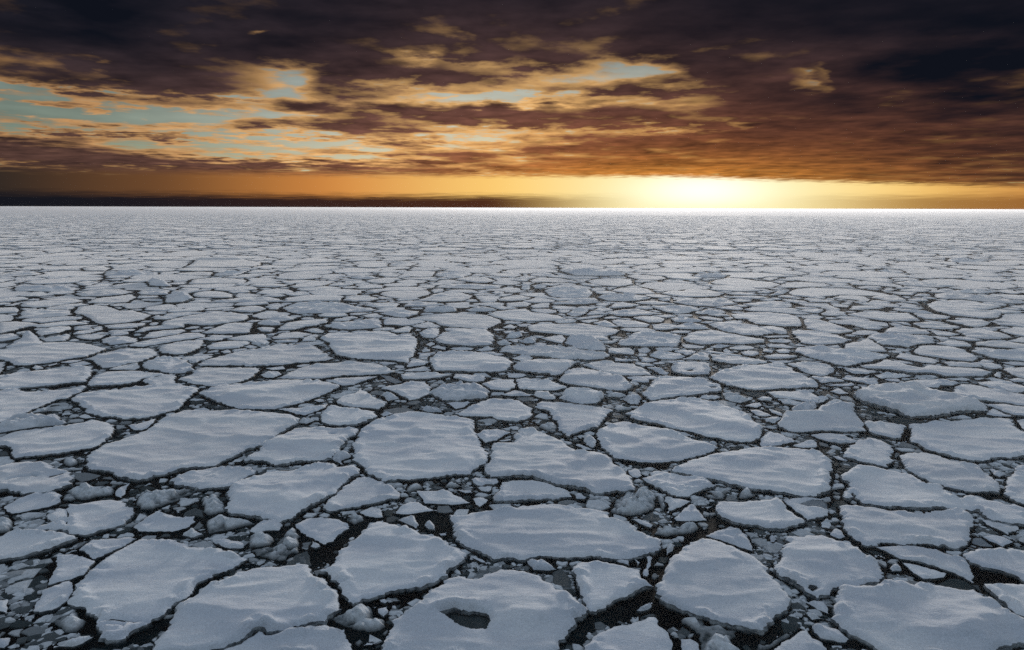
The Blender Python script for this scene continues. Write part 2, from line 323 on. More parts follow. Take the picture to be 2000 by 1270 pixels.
# ---------------------------------------------------------------- outlines read off the photograph (twice its pixels)
DATA = """
a01|590,2099 675,2103 756,2133 867,2147 958,2175 975,2177 902,2220 852,2235 827,2258 766,2281 743,2318 726,2339 696,2346 670,2356 655,2384 595,2429 534,2465 479,2500 444,2510 393,2485 370,2449 378,2419 353,2396 312,2364 277,2354 280,2323 302,2283 348,2228 383,2197 428,2167 484,2137 539,2102
a02|602,2533 615,2480 650,2454 670,2409 696,2356 751,2339 806,2291 857,2264 932,2233 1000,2215 1030,2214 1091,2205 1156,2196 1202,2205 1227,2243 1272,2258 1302,2288 1323,2308 1333,2349 1345,2374 1302,2396 1282,2414 1280,2427 1217,2432 1151,2444 1096,2458 1050,2471 1025,2460 1000,2460 958,2480 927,2507 857,2525 817,2539 756,2550 605,2550
a03|832,2546 932,2511 963,2487 1000,2466 1030,2470 1055,2479 1126,2462 1202,2444 1272,2434 1302,2444 1348,2457 1353,2480 1373,2505 1386,2540 1386,2570 849,2570
a04|222,2167 282,2160 328,2167 373,2187 353,2212 333,2243 302,2253 242,2270 189,2281 194,2248 217,2207
a05|247,2270 277,2263 292,2283 287,2313 272,2339 242,2364 202,2386 151,2396 118,2391 136,2364 156,2333 161,2303 202,2288
a06 r=.3|312,2142 353,2107 428,2099 504,2094 544,2099 484,2132 428,2157 373,2182 348,2172 323,2152
a07|-30,2102 0,2091 55,2071 126,2069 222,2079 312,2092 282,2107 237,2122 192,2137 141,2152 60,2172 0,2182 -40,2187
a08 r=.15|262,1971 353,1960 439,1943 484,1960 529,1991 524,2016 479,2041 428,2061 353,2081 302,2085 242,2076 192,2066 126,2062 197,2041 181,2011 222,1986 257,1986
a09|10,1976 60,1955 126,1930 202,1913 237,1928 242,1960 202,1976 126,1993 50,2006 20,1996
a10|519,2056 554,2034 610,1996 665,2006 706,2018 761,2013 766,2036 731,2064 670,2076 595,2077 544,2076
a11 r=.8|202,2427 242,2404 297,2386 312,2409 343,2424 328,2449 302,2470 257,2475 232,2454
a12 r=.5|202,2525 262,2505 312,2487 368,2482 328,2510 282,2525
a13|-20,2339 38,2339 30,2394 0,2389 -20,2384
a14 r=.6|-20,2492 0,2490 50,2487 40,2515 15,2530 -20,2530
a15 r=.6|701,2089 756,2061 801,2086 756,2102
a16 r=.4|827,2117 887,2107 948,2117 958,2137 907,2147 867,2139
a18 r=.7|1066,2137 1111,2086 1151,2066 1179,2097 1164,2157 1121,2167 1126,2187 1091,2192 1030,2175 1000,2170 980,2152 1000,2144 1040,2137
a19 r=.8|970,2097 1010,2086 1060,2086 1081,2112 1055,2134 1000,2142 970,2137
a20 r=.4|985,2051 1030,2031 1086,2034 1101,2051 1091,2069 1040,2071 1000,2081 970,2076
a21|1252,2223 1292,2212 1297,2182 1328,2147 1363,2117 1413,2071 1454,2041 1484,2032 1529,2044 1570,2056 1630,2076 1706,2097 1746,2114 1786,2137 1827,2160 1806,2192 1761,2218 1751,2248 1696,2273 1655,2291 1605,2296 1544,2303 1494,2323 1433,2341 1378,2356 1353,2336 1328,2298 1297,2258 1272,2235
a22|1786,2240 1827,2255 1867,2255 1907,2238 1958,2218 2000,2220 2050,2230 2101,2248 2151,2273 2202,2303 2237,2323 2272,2364 2297,2386 2277,2409 2252,2434 2222,2459 2202,2490 2176,2525 2166,2570 1454,2570 1474,2522 1504,2495 1524,2459 1534,2424 1565,2391 1605,2369 1645,2339 1685,2303 1731,2273 1756,2253
a23 r=.2|1154,2046 1202,2021 1262,2018 1323,2026 1373,2051 1368,2064 1323,2092 1302,2112 1272,2124 1237,2112 1202,2094 1161,2071
a24 r=.7|1348,2036 1348,2026 1383,2011 1423,2018 1423,2036 1383,2051
a25|1256,1984 1280,1952 1324,1916 1360,1888 1396,1860 1424,1857 1456,1864 1496,1878 1532,1900 1560,1920 1574,1934 1560,1946 1512,1950 1456,1964 1400,1978 1352,1984 1296,1996
a26 r=.3|1403,1998 1454,1976 1489,1983 1502,2021 1464,2021 1428,2013
a27|1539,2006 1559,1981 1600,1958 1635,1960 1675,1981 1711,1993 1655,2001 1595,2008
a28 r=.5|1547,2031 1580,2021 1625,2021 1638,2051 1625,2064 1580,2046
a29 r=.6|1655,2046 1680,2034 1701,2051 1701,2069 1670,2066
a30 r=.3|1207,2132 1222,2112 1257,2132 1232,2142
a31|1625,1915 1696,1915 1756,1915 1791,1935 1839,1963 1786,1971 1696,1968 1660,1966 1640,1940
a32 r=.3|1842,1945 1882,1943 1907,1950 1897,1966 1872,1981 1852,1966
a33 r=.8|1282,2419 1323,2399 1383,2379 1418,2366 1454,2374 1464,2409 1499,2424 1504,2449 1484,2465 1433,2467 1383,2462 1328,2442
a34 r=.3|1479,2339 1504,2333 1522,2344 1504,2356 1481,2351
a35 r=.3|1476,2374 1514,2364 1517,2384 1499,2407 1476,2391
a36|1844,2177 1867,2175 1897,2192 1905,2205 1877,2197
a37|1711,2081 1746,2076 1746,2089 1721,2092
a38 r=.4|1418,2520 1433,2505 1469,2510 1454,2520
a40|1751,2008 1806,2011 1857,1998 1932,1991 2000,1985 2060,1976 2131,1971 2202,1973 2282,1983 2348,1988 2383,1998 2388,2021 2433,2031 2459,2034 2474,2051 2504,2076 2544,2094 2580,2107 2582,2127 2585,2144 2554,2155 2504,2167 2454,2177 2393,2180 2353,2175 2302,2167 2227,2175 2151,2170 2101,2172 2040,2185 2000,2177 1932,2175 1877,2157 1827,2137 1796,2122 1776,2097 1761,2071 1756,2041
a41|2262,2190 2323,2190 2393,2197 2454,2210 2499,2223 2509,2253 2529,2265 2559,2288 2524,2291 2484,2303 2444,2328 2403,2344 2373,2371 2328,2391 2302,2386 2277,2349 2277,2328 2262,2293 2247,2253 2229,2228 2237,2207
a42|2751,2097 2806,2112 2882,2139 2938,2165 2983,2197 3000,2207 3015,2243 3050,2283 3068,2313 3081,2354 3071,2374 3030,2409 3030,2429 3005,2449 2978,2462 2938,2454 2897,2444 2827,2432 2756,2409 2696,2386 2630,2366 2580,2344 2565,2303 2565,2286 2580,2258 2590,2223 2600,2197 2630,2162 2670,2129 2721,2102
a43|2756,2092 2796,2069 2857,2051 2892,2066 2922,2092 2940,2127 2943,2152 2902,2142 2832,2117
a44|2267,2570 2282,2520 2312,2490 2353,2459 2403,2444 2454,2434 2504,2424 2534,2404 2565,2409 2575,2434 2605,2459 2625,2495 2635,2530 2640,2570
a45|2786,1976 2806,1953 2882,1958 3000,1948 3045,1945 3081,1983 3116,2011 3151,2034 3101,2049 3060,2061 3000,2056 2948,2046 2882,2039 2827,2018 2801,2001
a46|3048,1950 3101,1945 3166,1940 3217,1950 3232,1966 3244,1996 3242,2013 3192,2021 3156,2032 3126,2006 3091,1983
a47|2625,2021 2655,2001 2696,1968 2711,1968 2731,1996 2761,2031 2721,2034 2670,2035 2635,2034
a48 r=.3|2595,1945 2645,1945 2701,1956 2655,1983 2605,2003 2610,1976
a49|2464,2023 2504,2023 2554,2046 2544,2059 2504,2046
a50 r=.5|2058,2187 2101,2185 2136,2187 2181,2223 2141,2230 2081,2225 2060,2202
a51 r=.4|2242,1930 2262,1923 2292,1940 2282,1948 2252,1945
a52 r=.4|2393,2182 2428,2182 2459,2187 2459,2207 2423,2197
a53 r=.6|2484,2384 2504,2364 2549,2349 2549,2369 2534,2379 2504,2389
a54 r=.5|2595,2147 2605,2127 2640,2127 2630,2152 2605,2165
a56|2474,2182 2504,2197 2491,2212
a57 r=.4|2524,2172 2549,2177 2547,2202 2534,2253 2509,2253 2507,2228 2524,2202
a58 r=.4|2655,2570 2655,2495 2696,2490 2731,2510 2741,2540 2741,2570
a60|3277,1971 3328,1971 3383,1978 3454,1986 3529,1996 3605,1998 3655,1993 3731,1983 3766,1998 3801,2013 3814,2036 3801,2056 3786,2081 3786,2122 3746,2139 3706,2137 3655,2129 3595,2122 3529,2122 3454,2119 3423,2129 3363,2127 3328,2097 3287,2056 3292,2021 3282,1991
a61 r=.2|3076,2089 3151,2089 3212,2089 3262,2104 3312,2119 3353,2132 3373,2157 3413,2175 3444,2197 3449,2228 3459,2248 3444,2265 3393,2273 3328,2281 3282,2283 3242,2298 3192,2328 3141,2303 3101,2273 3060,2248 3025,2223 3020,2202 3045,2172 3055,2142 3076,2117
a62 r=.3|3237,2086 3257,2061 3282,2066 3312,2097 3277,2102
a63|3416,2132 3479,2129 3534,2127 3605,2132 3655,2142 3716,2167 3776,2182 3791,2202 3801,2243 3804,2276 3756,2253 3706,2230 3630,2207 3565,2192 3504,2175 3454,2152
a64|3519,2192 3559,2197 3605,2210 3655,2223 3701,2238 3691,2253 3645,2265 3605,2260 3565,2235 3539,2218
a65|3761,2157 3817,2142 3907,2139 4028,2144 4149,2152 4174,2223 4109,2283 4038,2288 4000,2270 3958,2243 3907,2223 3832,2212 3791,2190 3766,2175
a66|3842,2273 3882,2273 3958,2276 4038,2281 4159,2288 4200,2354 4159,2454 4069,2439 4000,2404 3968,2394 3932,2359 3897,2328 3862,2301
a67|3302,2288 3378,2291 3433,2288 3449,2276 3514,2276 3605,2276 3706,2286 3771,2296 3806,2298 3847,2328 3907,2364 3968,2407 4000,2427 4038,2442 4038,2512 3958,2517 3907,2535 3857,2570 3494,2570 3439,2535 3393,2500 3348,2475 3302,2454 3262,2424 3252,2384 3255,2344 3267,2308 3282,2291
a68 r=.3|3169,2442 3202,2437 3242,2449 3282,2459 3323,2495 3307,2512 3272,2505 3202,2490 3171,2470
a69|3010,2570 3015,2540 3050,2505 3101,2480 3131,2457 3156,2459 3181,2490 3217,2510 3237,2540 3237,2570
a70 r=.5|3141,2349 3212,2344 3232,2374 3237,2396 3192,2381
a71 r=.5|3146,2396 3176,2394 3214,2414 3171,2419
a72 r=.3|3834,2031 3867,2026 3932,2036 3983,2049 3973,2071 3938,2092 3897,2071 3857,2051
a73 r=.3|3827,2092 3867,2086 3917,2094 3963,2114 3917,2137 3887,2122
a74 r=.6|3469,2218 3484,2197 3524,2212 3529,2230 3484,2230
a75|3423,2167 3444,2167 3461,2180 3439,2177
a76 r=.5 w=1|3789,2102 3832,2097 3882,2137 3827,2134 3791,2122
a77 r=.8|3204,2041 3232,2026 3252,2046 3247,2066 3207,2061
a78 r=.6|3970,2107 4000,2122 4028,2127 4028,2112 4000,2102
b01|3288,1852 3304,1836 3352,1814 3372,1822 3400,1825 3456,1829 3512,1839 3560,1850 3592,1870 3624,1887 3660,1893 3680,1904 3712,1928 3744,1940 3792,1930 3840,1944 3912,1960 3960,1968 4024,1984 4024,2040 3960,2040 3912,2032 3872,2024 3840,2004 3820,1988 3760,1984 3720,1980 3660,1976 3620,1980 3540,1978 3480,1980 3440,1974 3372,1960 3356,1948 3332,1920 3324,1944 3292,1936 3296,1916 3312,1900 3316,1880 3292,1868
b02|3510,1778 3540,1766 3600,1764 3640,1770 3680,1780 3728,1799 3780,1811 3824,1818 3848,1840 3872,1856 3896,1884 3912,1904 3908,1920 3840,1920 3780,1918 3728,1908 3688,1898 3664,1888 3624,1878 3600,1864 3560,1842 3528,1816
b03|3552,1652 3600,1650 3660,1646 3740,1638 3820,1634 3880,1627 3944,1634 3968,1660 4000,1684 4040,1692 4040,1784 3994,1780 3920,1786 3880,1788 3840,1796 3792,1793 3720,1781 3660,1766 3616,1751 3600,1736 3560,1722 3544,1708 3552,1684
b04 r=.1|3298,1764 3304,1748 3352,1724 3388,1706 3424,1708 3456,1724 3480,1740 3490,1756 3486,1796 3476,1816 3456,1823 3416,1812 3360,1800 3320,1790 3300,1782
b05|3928,1864 3948,1856 3972,1816 4024,1804 4120,1800 4180,1880 4140,1972 4040,1980 3980,1960 3948,1944 3924,1924
b06 r=.4|3860,1828 3892,1832 3932,1854 3904,1862 3876,1850
b07|3372,1646 3408,1644 3480,1650 3540,1656 3536,1672 3528,1688 3520,1708 3496,1710 3456,1700 3408,1688 3384,1664
b08|3968,1640 4024,1628 4024,1692 3992,1672
b09|3160,1696 3200,1690 3240,1690 3292,1694 3320,1708 3360,1720 3320,1730 3280,1734 3232,1724 3200,1714 3180,1704
b10|3246,1780 3276,1778 3316,1800 3272,1796
b11 h=1.2|3036,1652 3060,1622 3120,1618 3160,1620 3200,1600 3240,1598 3280,1588 3328,1598 3348,1616 3372,1636 3372,1656 3384,1680 3340,1684 3260,1682 3200,1682 3140,1684 3096,1684 3056,1672
b12 r=.5|3212,1584 3240,1572 3300,1578 3336,1574 3344,1586 3300,1590 3240,1596 3216,1592
b14|3848,1608 3880,1592 3920,1612 3968,1628 3900,1626 3852,1618
b17 r=.5|3088,1596 3120,1582 3184,1580 3196,1594 3160,1610 3100,1605
b20|2444,1612 2496,1588 2560,1566 2608,1560 2656,1555 2712,1556 2744,1560 2800,1572 2860,1590 2904,1606 2936,1624 2960,1656 2984,1668 2976,1700 2952,1720 2900,1724 2840,1718 2792,1708 2740,1696 2680,1680 2608,1668 2560,1654 2504,1640 2460,1628
b21|2328,1696 2340,1676 2372,1660 2400,1648 2432,1646 2460,1646 2492,1660 2532,1666 2572,1672 2608,1680 2660,1700 2704,1716 2752,1728 2800,1744 2792,1760 2752,1774 2704,1784 2660,1796 2608,1804 2540,1808 2480,1800 2440,1796 2400,1790 2376,1768 2352,1748 2336,1720
b22|2612,1836 2640,1816 2680,1798 2720,1787 2760,1776 2820,1766 2880,1756 2932,1748 3000,1746 3080,1747 3160,1754 3200,1762 3224,1778 3248,1800 3258,1824 3248,1864 3238,1912 3216,1924 3180,1936 3120,1932 3060,1918 3000,1912 2940,1906 2880,1892 2820,1876 2760,1862 2700,1850 2648,1842
b23 r=.4|2514,1868 2540,1844 2560,1836 2620,1846 2680,1856 2752,1862 2776,1876 2788,1900 2760,1912 2720,1924 2696,1936 2672,1942 2640,1938 2600,1920 2560,1900 2532,1884
b24|2450,1836 2480,1826 2500,1832 2510,1856 2492,1866 2468,1862
b25|2964,1732 2972,1708 3000,1688 3040,1690 3076,1704 3100,1708 3106,1724 3080,1732 3032,1741 2972,1743
b26|3090,1740 3140,1722 3184,1718 3196,1732 3196,1746 3140,1749
b27|2920,1596 2968,1600 3020,1622 2980,1628 2948,1620
b28|2980,1634 3024,1628 3056,1632 3028,1652 2992,1646
b29|2900,1586 2932,1574 2972,1570 2976,1584 2960,1592
b30|3000,1594 3060,1612 3056,1624 3016,1612
b31|3000,1670 3032,1665 3040,1674 3016,1676
b32|2684,1700 2708,1696 2708,1706
b33|2916,1732 2940,1734 2956,1744
b34 r=.6|2760,1728 2784,1722 2808,1732 2800,1740 2772,1736
b35|2746,1976 2784,1978 2764,1988
b40|1404,1676 1440,1656 1480,1636 1540,1616 1600,1606 1680,1613 1752,1621 1820,1632 1856,1638 1856,1684 1876,1728 1896,1760 1906,1778 1906,1800 1880,1816 1848,1836 1824,1850 1772,1852 1720,1858 1648,1868 1600,1872 1552,1870 1496,1878 1476,1868 1440,1848 1416,1832 1400,1808 1378,1796 1388,1760 1374,1740 1388,1716
b41|2018,1684 2040,1674 2080,1670 2112,1684 2160,1704 2200,1720 2240,1752 2280,1764 2336,1766 2392,1788 2400,1804 2424,1820 2444,1840 2472,1864 2488,1904 2480,1916 2432,1918 2400,1915 2380,1922 2340,1922 2300,1916 2280,1904 2224,1900 2180,1892 2140,1876 2100,1866 2060,1858 2020,1856 1960,1861 1912,1862 1892,1836 1892,1814 1914,1804 1914,1776 1920,1760 1920,1740 1940,1728 2008,1728
b42|1924,1940 1948,1916 1960,1880 2000,1871 2080,1871 2140,1882 2180,1898 2232,1920 2238,1940 2200,1940 2160,1948 2120,1946 2060,1954 2000,1954 1952,1960 1924,1954
b44|2086,1586 2112,1568 2200,1570 2280,1580 2360,1590 2400,1598 2376,1616 2352,1644 2332,1668 2296,1676 2248,1692 2212,1704 2184,1676 2176,1648 2140,1608 2116,1596
b45|1860,1692 1888,1680 1944,1674 2000,1686 1968,1700 1940,1718 1896,1728 1876,1716
b46|1838,1870 1856,1860 1904,1866 1944,1868 1954,1880 1928,1892 1896,1894 1864,1898 1848,1888
b47|1860,1904 1896,1899 1924,1898 1920,1914 1908,1922 1880,1916
b48 r=.6|2272,1704 2304,1698 2332,1716 2332,1740 2316,1750 2288,1736 2276,1720
b49 r=.4|2244,1736 2264,1732 2300,1748 2328,1756 2280,1756
b50|1772,1912 1840,1912 1850,1924 1816,1926
b51|1738,1572 1780,1568 1840,1570 1816,1588 1780,1598 1760,1584
b53|1948,1720 2000,1710 1996,1718 1960,1724
b55 r=.6|1644,1600 1692,1594 1728,1600 1732,1610 1672,1612
b56 r=.7|2100,1668 2120,1658 2176,1656 2180,1688 2152,1692
b60|878,1928 892,1900 940,1876 1000,1860 1040,1846 1080,1840 1140,1836 1200,1824 1232,1806 1260,1806 1300,1812 1332,1824 1380,1816 1404,1832 1400,1848 1368,1868 1340,1892 1316,1912 1280,1934 1240,1956 1208,1976 1172,2000 1132,2020 1092,2030 1048,2024 980,2012 940,2004 904,2000 886,1980 888,1956
b61 r=.15|954,1800 972,1776 1008,1756 1016,1736 1080,1704 1140,1676 1180,1670 1260,1668 1320,1672 1404,1668 1400,1684 1368,1708 1340,1732 1328,1756 1300,1776 1272,1790 1220,1794 1172,1800 1112,1808 1060,1808 1016,1796
b62|1252,1636 1260,1608 1284,1584 1320,1584 1380,1592 1440,1600 1472,1604 1472,1624 1440,1640 1404,1656 1320,1659 1272,1654
b63|332,1780 360,1760 400,1737 460,1719 520,1700 580,1672 620,1640 672,1616 720,1600 800,1600 880,1600 960,1602 1060,1610 1140,1618 1178,1634 1160,1650 1120,1672 1080,1700 1040,1724 1000,1742 960,1752 920,1776 880,1796 840,1812 800,1822 760,1820 700,1832 640,1850 580,1866 540,1876 500,1864 460,1858 432,1840 400,1834 352,1832 332,1816 340,1800
b64 r=.3|656,1880 700,1858 740,1836 800,1828 880,1820 972,1826 1006,1836 972,1856 904,1892 860,1902 800,1904 728,1900
b65 r=.7|532,1944 600,1932 680,1920 728,1912 760,1904 796,1906 720,1944 640,1976 592,1988 540,1980
b67 r=.6|1292,1784 1320,1772 1360,1760 1376,1784 1332,1796 1344,1816 1304,1800
b69 r=.5|1156,1654 1184,1638 1232,1640 1200,1656
b70 r=.2|1080,1596 1140,1592 1200,1588 1240,1582 1280,1576 1276,1592 1232,1608 1192,1622 1160,1620 1120,1606
b71|1480,1616 1512,1610 1540,1616 1496,1628
b80|0,1708 32,1688 80,1676 160,1672 240,1664 320,1648 372,1640 420,1648 452,1656 444,1680 432,1700 412,1722 384,1738 320,1752 260,1764 180,1776 100,1784 48,1788 44,1760 24,1740 -20,1736 -24,1712
b81 r=.1|0,1820 60,1804 120,1798 180,1804 216,1820 260,1832 288,1860 276,1884 232,1904 216,1912 160,1920 80,1922 0,1912 -24,1908 -24,1828
b83 r=.6|0,1656 40,1636 120,1624 168,1616 192,1628 232,1628 232,1644 288,1648 240,1660 160,1664 80,1676 24,1684 0,1688 -24,1688 -24,1664
b84|296,1628 332,1614 372,1630 332,1634
b85|496,1660 540,1652 576,1642 612,1631 600,1652 580,1670 552,1680 516,1676
b86|446,1920 460,1904 508,1884 500,1908 488,1932 472,1944 448,1936
b87 r=.7|248,1920 340,1902 400,1900 460,1894 448,1908 444,1936 380,1944 320,1956 280,1944
R01 r=1|2393,2001 2403,1966 2428,1935 2464,1925 2504,1910 2539,1918 2559,1935 2565,1976 2534,2001 2504,2013 2469,2018 2433,2016
R02 r=1|2554,2086 2565,2061 2605,2059 2645,2066 2680,2046 2721,2056 2731,2069 2706,2084 2655,2089 2605,2097
R03 r=1|2736,2540 2731,2480 2696,2454 2660,2434 2660,2419 2706,2412 2746,2419 2756,2444 2796,2434 2817,2434 2837,2459 2877,2459 2877,2485 2857,2505 2887,2525 2907,2550 2897,2570 2746,2570
R04 r=1|529,1960 554,1930 605,1915 665,1913 706,1920 670,1955 620,1981 595,1996 544,1993
R05 r=1|801,2036 847,2021 892,2023 953,2031 1000,2046 953,2056 907,2071 857,2076 811,2089
R06 r=1|776,1955 801,1945 837,1920 867,1925 857,1945 882,1976 877,2001 837,2011 806,2011
R07 r=1|3000,2520 3030,2490 3066,2470 3096,2475 3091,2490 3050,2510 3015,2535 2995,2540 2950,2540 2960,2515
R08 r=1|2748,1934 2800,1927 2836,1932 2828,1950 2772,1952
R09 r=1|2882,1946 2884,1930 2896,1912 2928,1908 2956,1936 2920,1950
R10 r=1|0,2016 25,2006 45,2026 60,2061 30,2081 0,2086 -30,2086 -30,2021
R11 r=1|2560,1932 2600,1944 2606,1984 2592,2004 2572,1976
R12 r=.9|272,1960 304,1950 288,1928 248,1932 236,1956
R13 r=.9|1600,1892 1636,1884 1656,1900 1648,1912 1612,1920 1600,1932 1580,1920
R14 r=.9|1732,1904 1760,1868 1784,1868 1788,1892 1808,1900 1772,1908
R15 r=.9|3000,2097 3015,2081 3040,2107 3030,2119 3005,2119
R16 r=.9|236,1800 264,1788 304,1796 312,1812 280,1824 248,1816
c01|272,1556 308,1534 340,1529 400,1526 480,1516 560,1507 596,1506 556,1492 564,1480 640,1466 688,1458 688,1492 720,1504 784,1514 772,1528 756,1536 732,1560 708,1588 680,1600 640,1612 600,1626 548,1636 480,1636 420,1628 372,1620 336,1608 328,1596 300,1572
c02|336,1496 352,1476 388,1458 424,1449 480,1447 536,1447 600,1452 652,1461 560,1475 544,1487 480,1498 400,1504 348,1505
c03|424,1443 448,1432 500,1422 540,1420 548,1436 532,1443 480,1443
c04|554,1424 568,1412 600,1400 660,1396 700,1400 732,1408 752,1432 748,1446 700,1456 656,1456 612,1444 560,1436
c05|344,1400 400,1378 460,1364 560,1358 592,1360 612,1372 624,1384 580,1398 540,1412 480,1424 420,1436 384,1430 364,1412
c06|0,1364 100,1346 180,1336 260,1334 340,1340 400,1354 420,1360 380,1374 340,1390 280,1398 220,1410 160,1418 100,1426 60,1424 32,1408 0,1402 -32,1400 -32,1368
c07|0,1476 40,1460 120,1448 200,1440 280,1434 316,1428 360,1432 364,1444 352,1468 332,1488 280,1492 200,1502 120,1510 72,1514 0,1520 -32,1520 -32,1480
c08|0,1524 72,1517 88,1526 160,1526 240,1520 320,1512 352,1512 308,1532 272,1552 224,1560 168,1584 120,1604 60,1624 0,1648 -32,1660 -32,1528
c09 h=1.6|20,1352 60,1328 84,1318 88,1302 132,1302 148,1316 172,1338 132,1346 80,1349 32,1356
c10 r=.3|156,1322 220,1310 272,1302 276,1316 248,1330 180,1333
c11|0,1308 52,1298 84,1316 40,1326 0,1332 -24,1332 -24,1312
c12|136,1292 200,1276 272,1272 280,1284 240,1296 180,1306 152,1312
c13|280,1304 300,1292 360,1284 400,1280 408,1284 352,1299 320,1304
c14|288,1311 340,1305 420,1305 408,1314 376,1324 340,1326 312,1320
c15 r=.3|392,1324 432,1314 500,1313 540,1322 536,1336 480,1340 440,1346 400,1338
c16|500,1346 560,1330 640,1316 720,1302 780,1298 804,1306 800,1316 740,1323 680,1332 620,1342 560,1353 512,1352
c17|616,1360 632,1346 680,1336 740,1329 796,1325 792,1348 760,1368 720,1380 672,1382 632,1376
c18|568,1308 580,1296 640,1290 720,1284 732,1292 680,1306 600,1318 552,1320
c20|232,1414 280,1406 332,1402 312,1410 272,1418
c21 r=.4|122,1436 136,1424 164,1428 170,1438 140,1444
c22|180,1426 224,1416 232,1420 192,1430
c23|524,1296 560,1276 640,1270 720,1264 724,1278 660,1283 592,1287 560,1295
c24|0,1412 24,1412 16,1440 0,1456 -16,1456 -16,1412
c30|764,1426 800,1406 860,1390 920,1374 980,1366 1040,1356 1080,1344 1140,1344 1220,1348 1248,1360 1260,1374 1288,1388 1304,1398 1280,1406 1220,1412 1160,1418 1100,1424 1020,1429 920,1428 840,1428 800,1428
c31|800,1434 900,1434 960,1436 1016,1436 1016,1448 992,1464 972,1480 932,1490 880,1500 832,1508 800,1505 760,1500 696,1482 700,1474 748,1460 764,1438
c32|800,1548 776,1532 800,1524 832,1512 900,1502 980,1496 1040,1489 1072,1482 1120,1482 1200,1486 1260,1490 1300,1499 1332,1508 1300,1524 1240,1548 1180,1572 1120,1588 1060,1597 980,1597 920,1591 860,1574 824,1560
c33|1072,1476 1120,1458 1160,1440 1200,1428 1240,1420 1320,1416 1360,1412 1400,1412 1480,1420 1520,1436 1540,1448 1520,1458 1460,1461 1380,1464 1320,1468 1248,1477 1180,1480 1140,1478
c34|1272,1487 1320,1477 1400,1471 1476,1467 1440,1480 1380,1500 1336,1503 1300,1495
c35|1248,1320 1280,1300 1340,1296 1420,1298 1480,1290 1520,1294 1560,1310 1604,1304 1600,1300 1624,1316 1634,1332 1624,1364 1620,1384 1600,1400 1600,1416 1520,1404 1440,1400 1360,1396 1320,1388 1296,1368 1292,1352 1280,1336
c36|1260,1270 1320,1262 1400,1252 1460,1242 1488,1246 1492,1276 1440,1282 1360,1286 1300,1280
c37|1080,1282 1120,1260 1180,1250 1280,1244 1280,1256 1240,1268 1180,1276 1148,1286 1104,1288
c38|800,1292 840,1278 880,1264 920,1258 988,1260 980,1292 960,1300 912,1300 840,1302 800,1300 784,1296
c39|1060,1316 1100,1300 1160,1294 1220,1302 1180,1318 1120,1323 1072,1323
c40|1000,1280 1040,1274 1076,1280 1056,1294 1016,1292
c41|1004,1258 1048,1252 1096,1256 1080,1268 1024,1268
c42|800,1352 840,1336 900,1328 960,1330 980,1338 932,1356 880,1360 820,1361
c43|1184,1290 1240,1280 1268,1292 1264,1300 1220,1298
c44|1032,1438 1112,1428 1116,1440 1060,1446
c45 r=.4|1016,1464 1040,1452 1088,1452 1100,1462 1072,1475 1032,1476
c46|1308,1564 1340,1544 1380,1534 1404,1516 1432,1528 1460,1548 1520,1568 1500,1584 1476,1596 1420,1591 1360,1587 1316,1576
c47|1600,1440 1660,1430 1690,1448 1648,1450 1600,1452 1576,1448
c48|1564,1458 1600,1455 1692,1453 1768,1462 1720,1471 1648,1479 1600,1478 1568,1479
c49|1480,1516 1520,1504 1600,1496 1600,1484 1660,1488 1688,1516 1676,1536 1640,1556 1600,1562 1572,1548 1520,1524
c50 w=1 r=.3|1480,1464 1528,1468 1576,1492 1540,1500 1512,1488
c51|1520,1292 1600,1270 1612,1280 1600,1296 1548,1298
c52|860,1372 892,1362 908,1376 872,1380
c53|808,1372 860,1363 852,1374 808,1378
c54 r=.4|952,1354 980,1345 1008,1356 976,1362
c55|1056,1330 1120,1325 1172,1325 1160,1336 1088,1338
c56|1224,1562 1252,1556 1276,1568 1240,1570
c57 r=.6|1484,1544 1532,1538 1560,1556 1516,1566
c60 h=1.8|1696,1322 1732,1296 1800,1282 1900,1286 1928,1304 1932,1324 1920,1342 1860,1348 1808,1346 1752,1342 1712,1334
c61|1676,1396 1704,1376 1760,1372 1860,1374 1920,1384 1980,1396 2004,1412 1988,1432 1988,1442 1940,1449 1840,1449 1760,1445 1700,1445 1684,1420
c62|1948,1372 1968,1356 2020,1350 2120,1350 2200,1354 2280,1364 2340,1378 2384,1384 2360,1400 2280,1403 2200,1401 2120,1393 2060,1385 2000,1379
c63|2062,1272 2100,1264 2200,1264 2280,1262 2340,1272 2400,1282 2424,1290 2400,1302 2368,1312 2384,1326 2340,1326 2280,1321 2220,1309 2160,1301 2100,1295 2064,1290
c64|1996,1428 2040,1414 2100,1406 2160,1405 2232,1405 2252,1416 2220,1440 2192,1456 2172,1464 2140,1458 2080,1452 2020,1442
c65|2178,1480 2200,1460 2228,1440 2276,1435 2340,1450 2400,1469 2440,1473 2480,1512 2440,1523 2400,1522 2340,1514 2260,1502 2200,1491
c66|2272,1424 2312,1411 2400,1411 2400,1416 2480,1422 2512,1436 2548,1463 2480,1466 2400,1462 2340,1445
c67 r=.3 h=1.7|2208,1340 2228,1324 2280,1322 2312,1322 2340,1336 2368,1356 2360,1367 2300,1365 2240,1355
c68|1768,1472 1776,1456 1840,1462 1896,1470 1896,1484 1856,1490 1800,1482
c69|1876,1496 1940,1480 2008,1480 2016,1512 1984,1525 1912,1517
c70 r=.5|1684,1524 1720,1504 1780,1500 1860,1498 1908,1518 1912,1548 1860,1555 1780,1563 1732,1560 1696,1544 1680,1532
c71|2012,1480 2060,1474 2112,1488 2136,1481 2180,1496 2224,1516 2160,1523 2080,1521 2032,1519 2020,1500
c72 r=.3|2180,1552 2200,1532 2280,1522 2340,1536 2364,1546 2332,1572 2280,1573 2220,1569
c73 r=.3|1956,1540 2000,1525 2012,1523 2040,1532 2080,1540 2076,1546 2000,1546
c74 r=.2|2086,1544 2092,1525 2140,1528 2172,1548 2172,1560 2120,1558
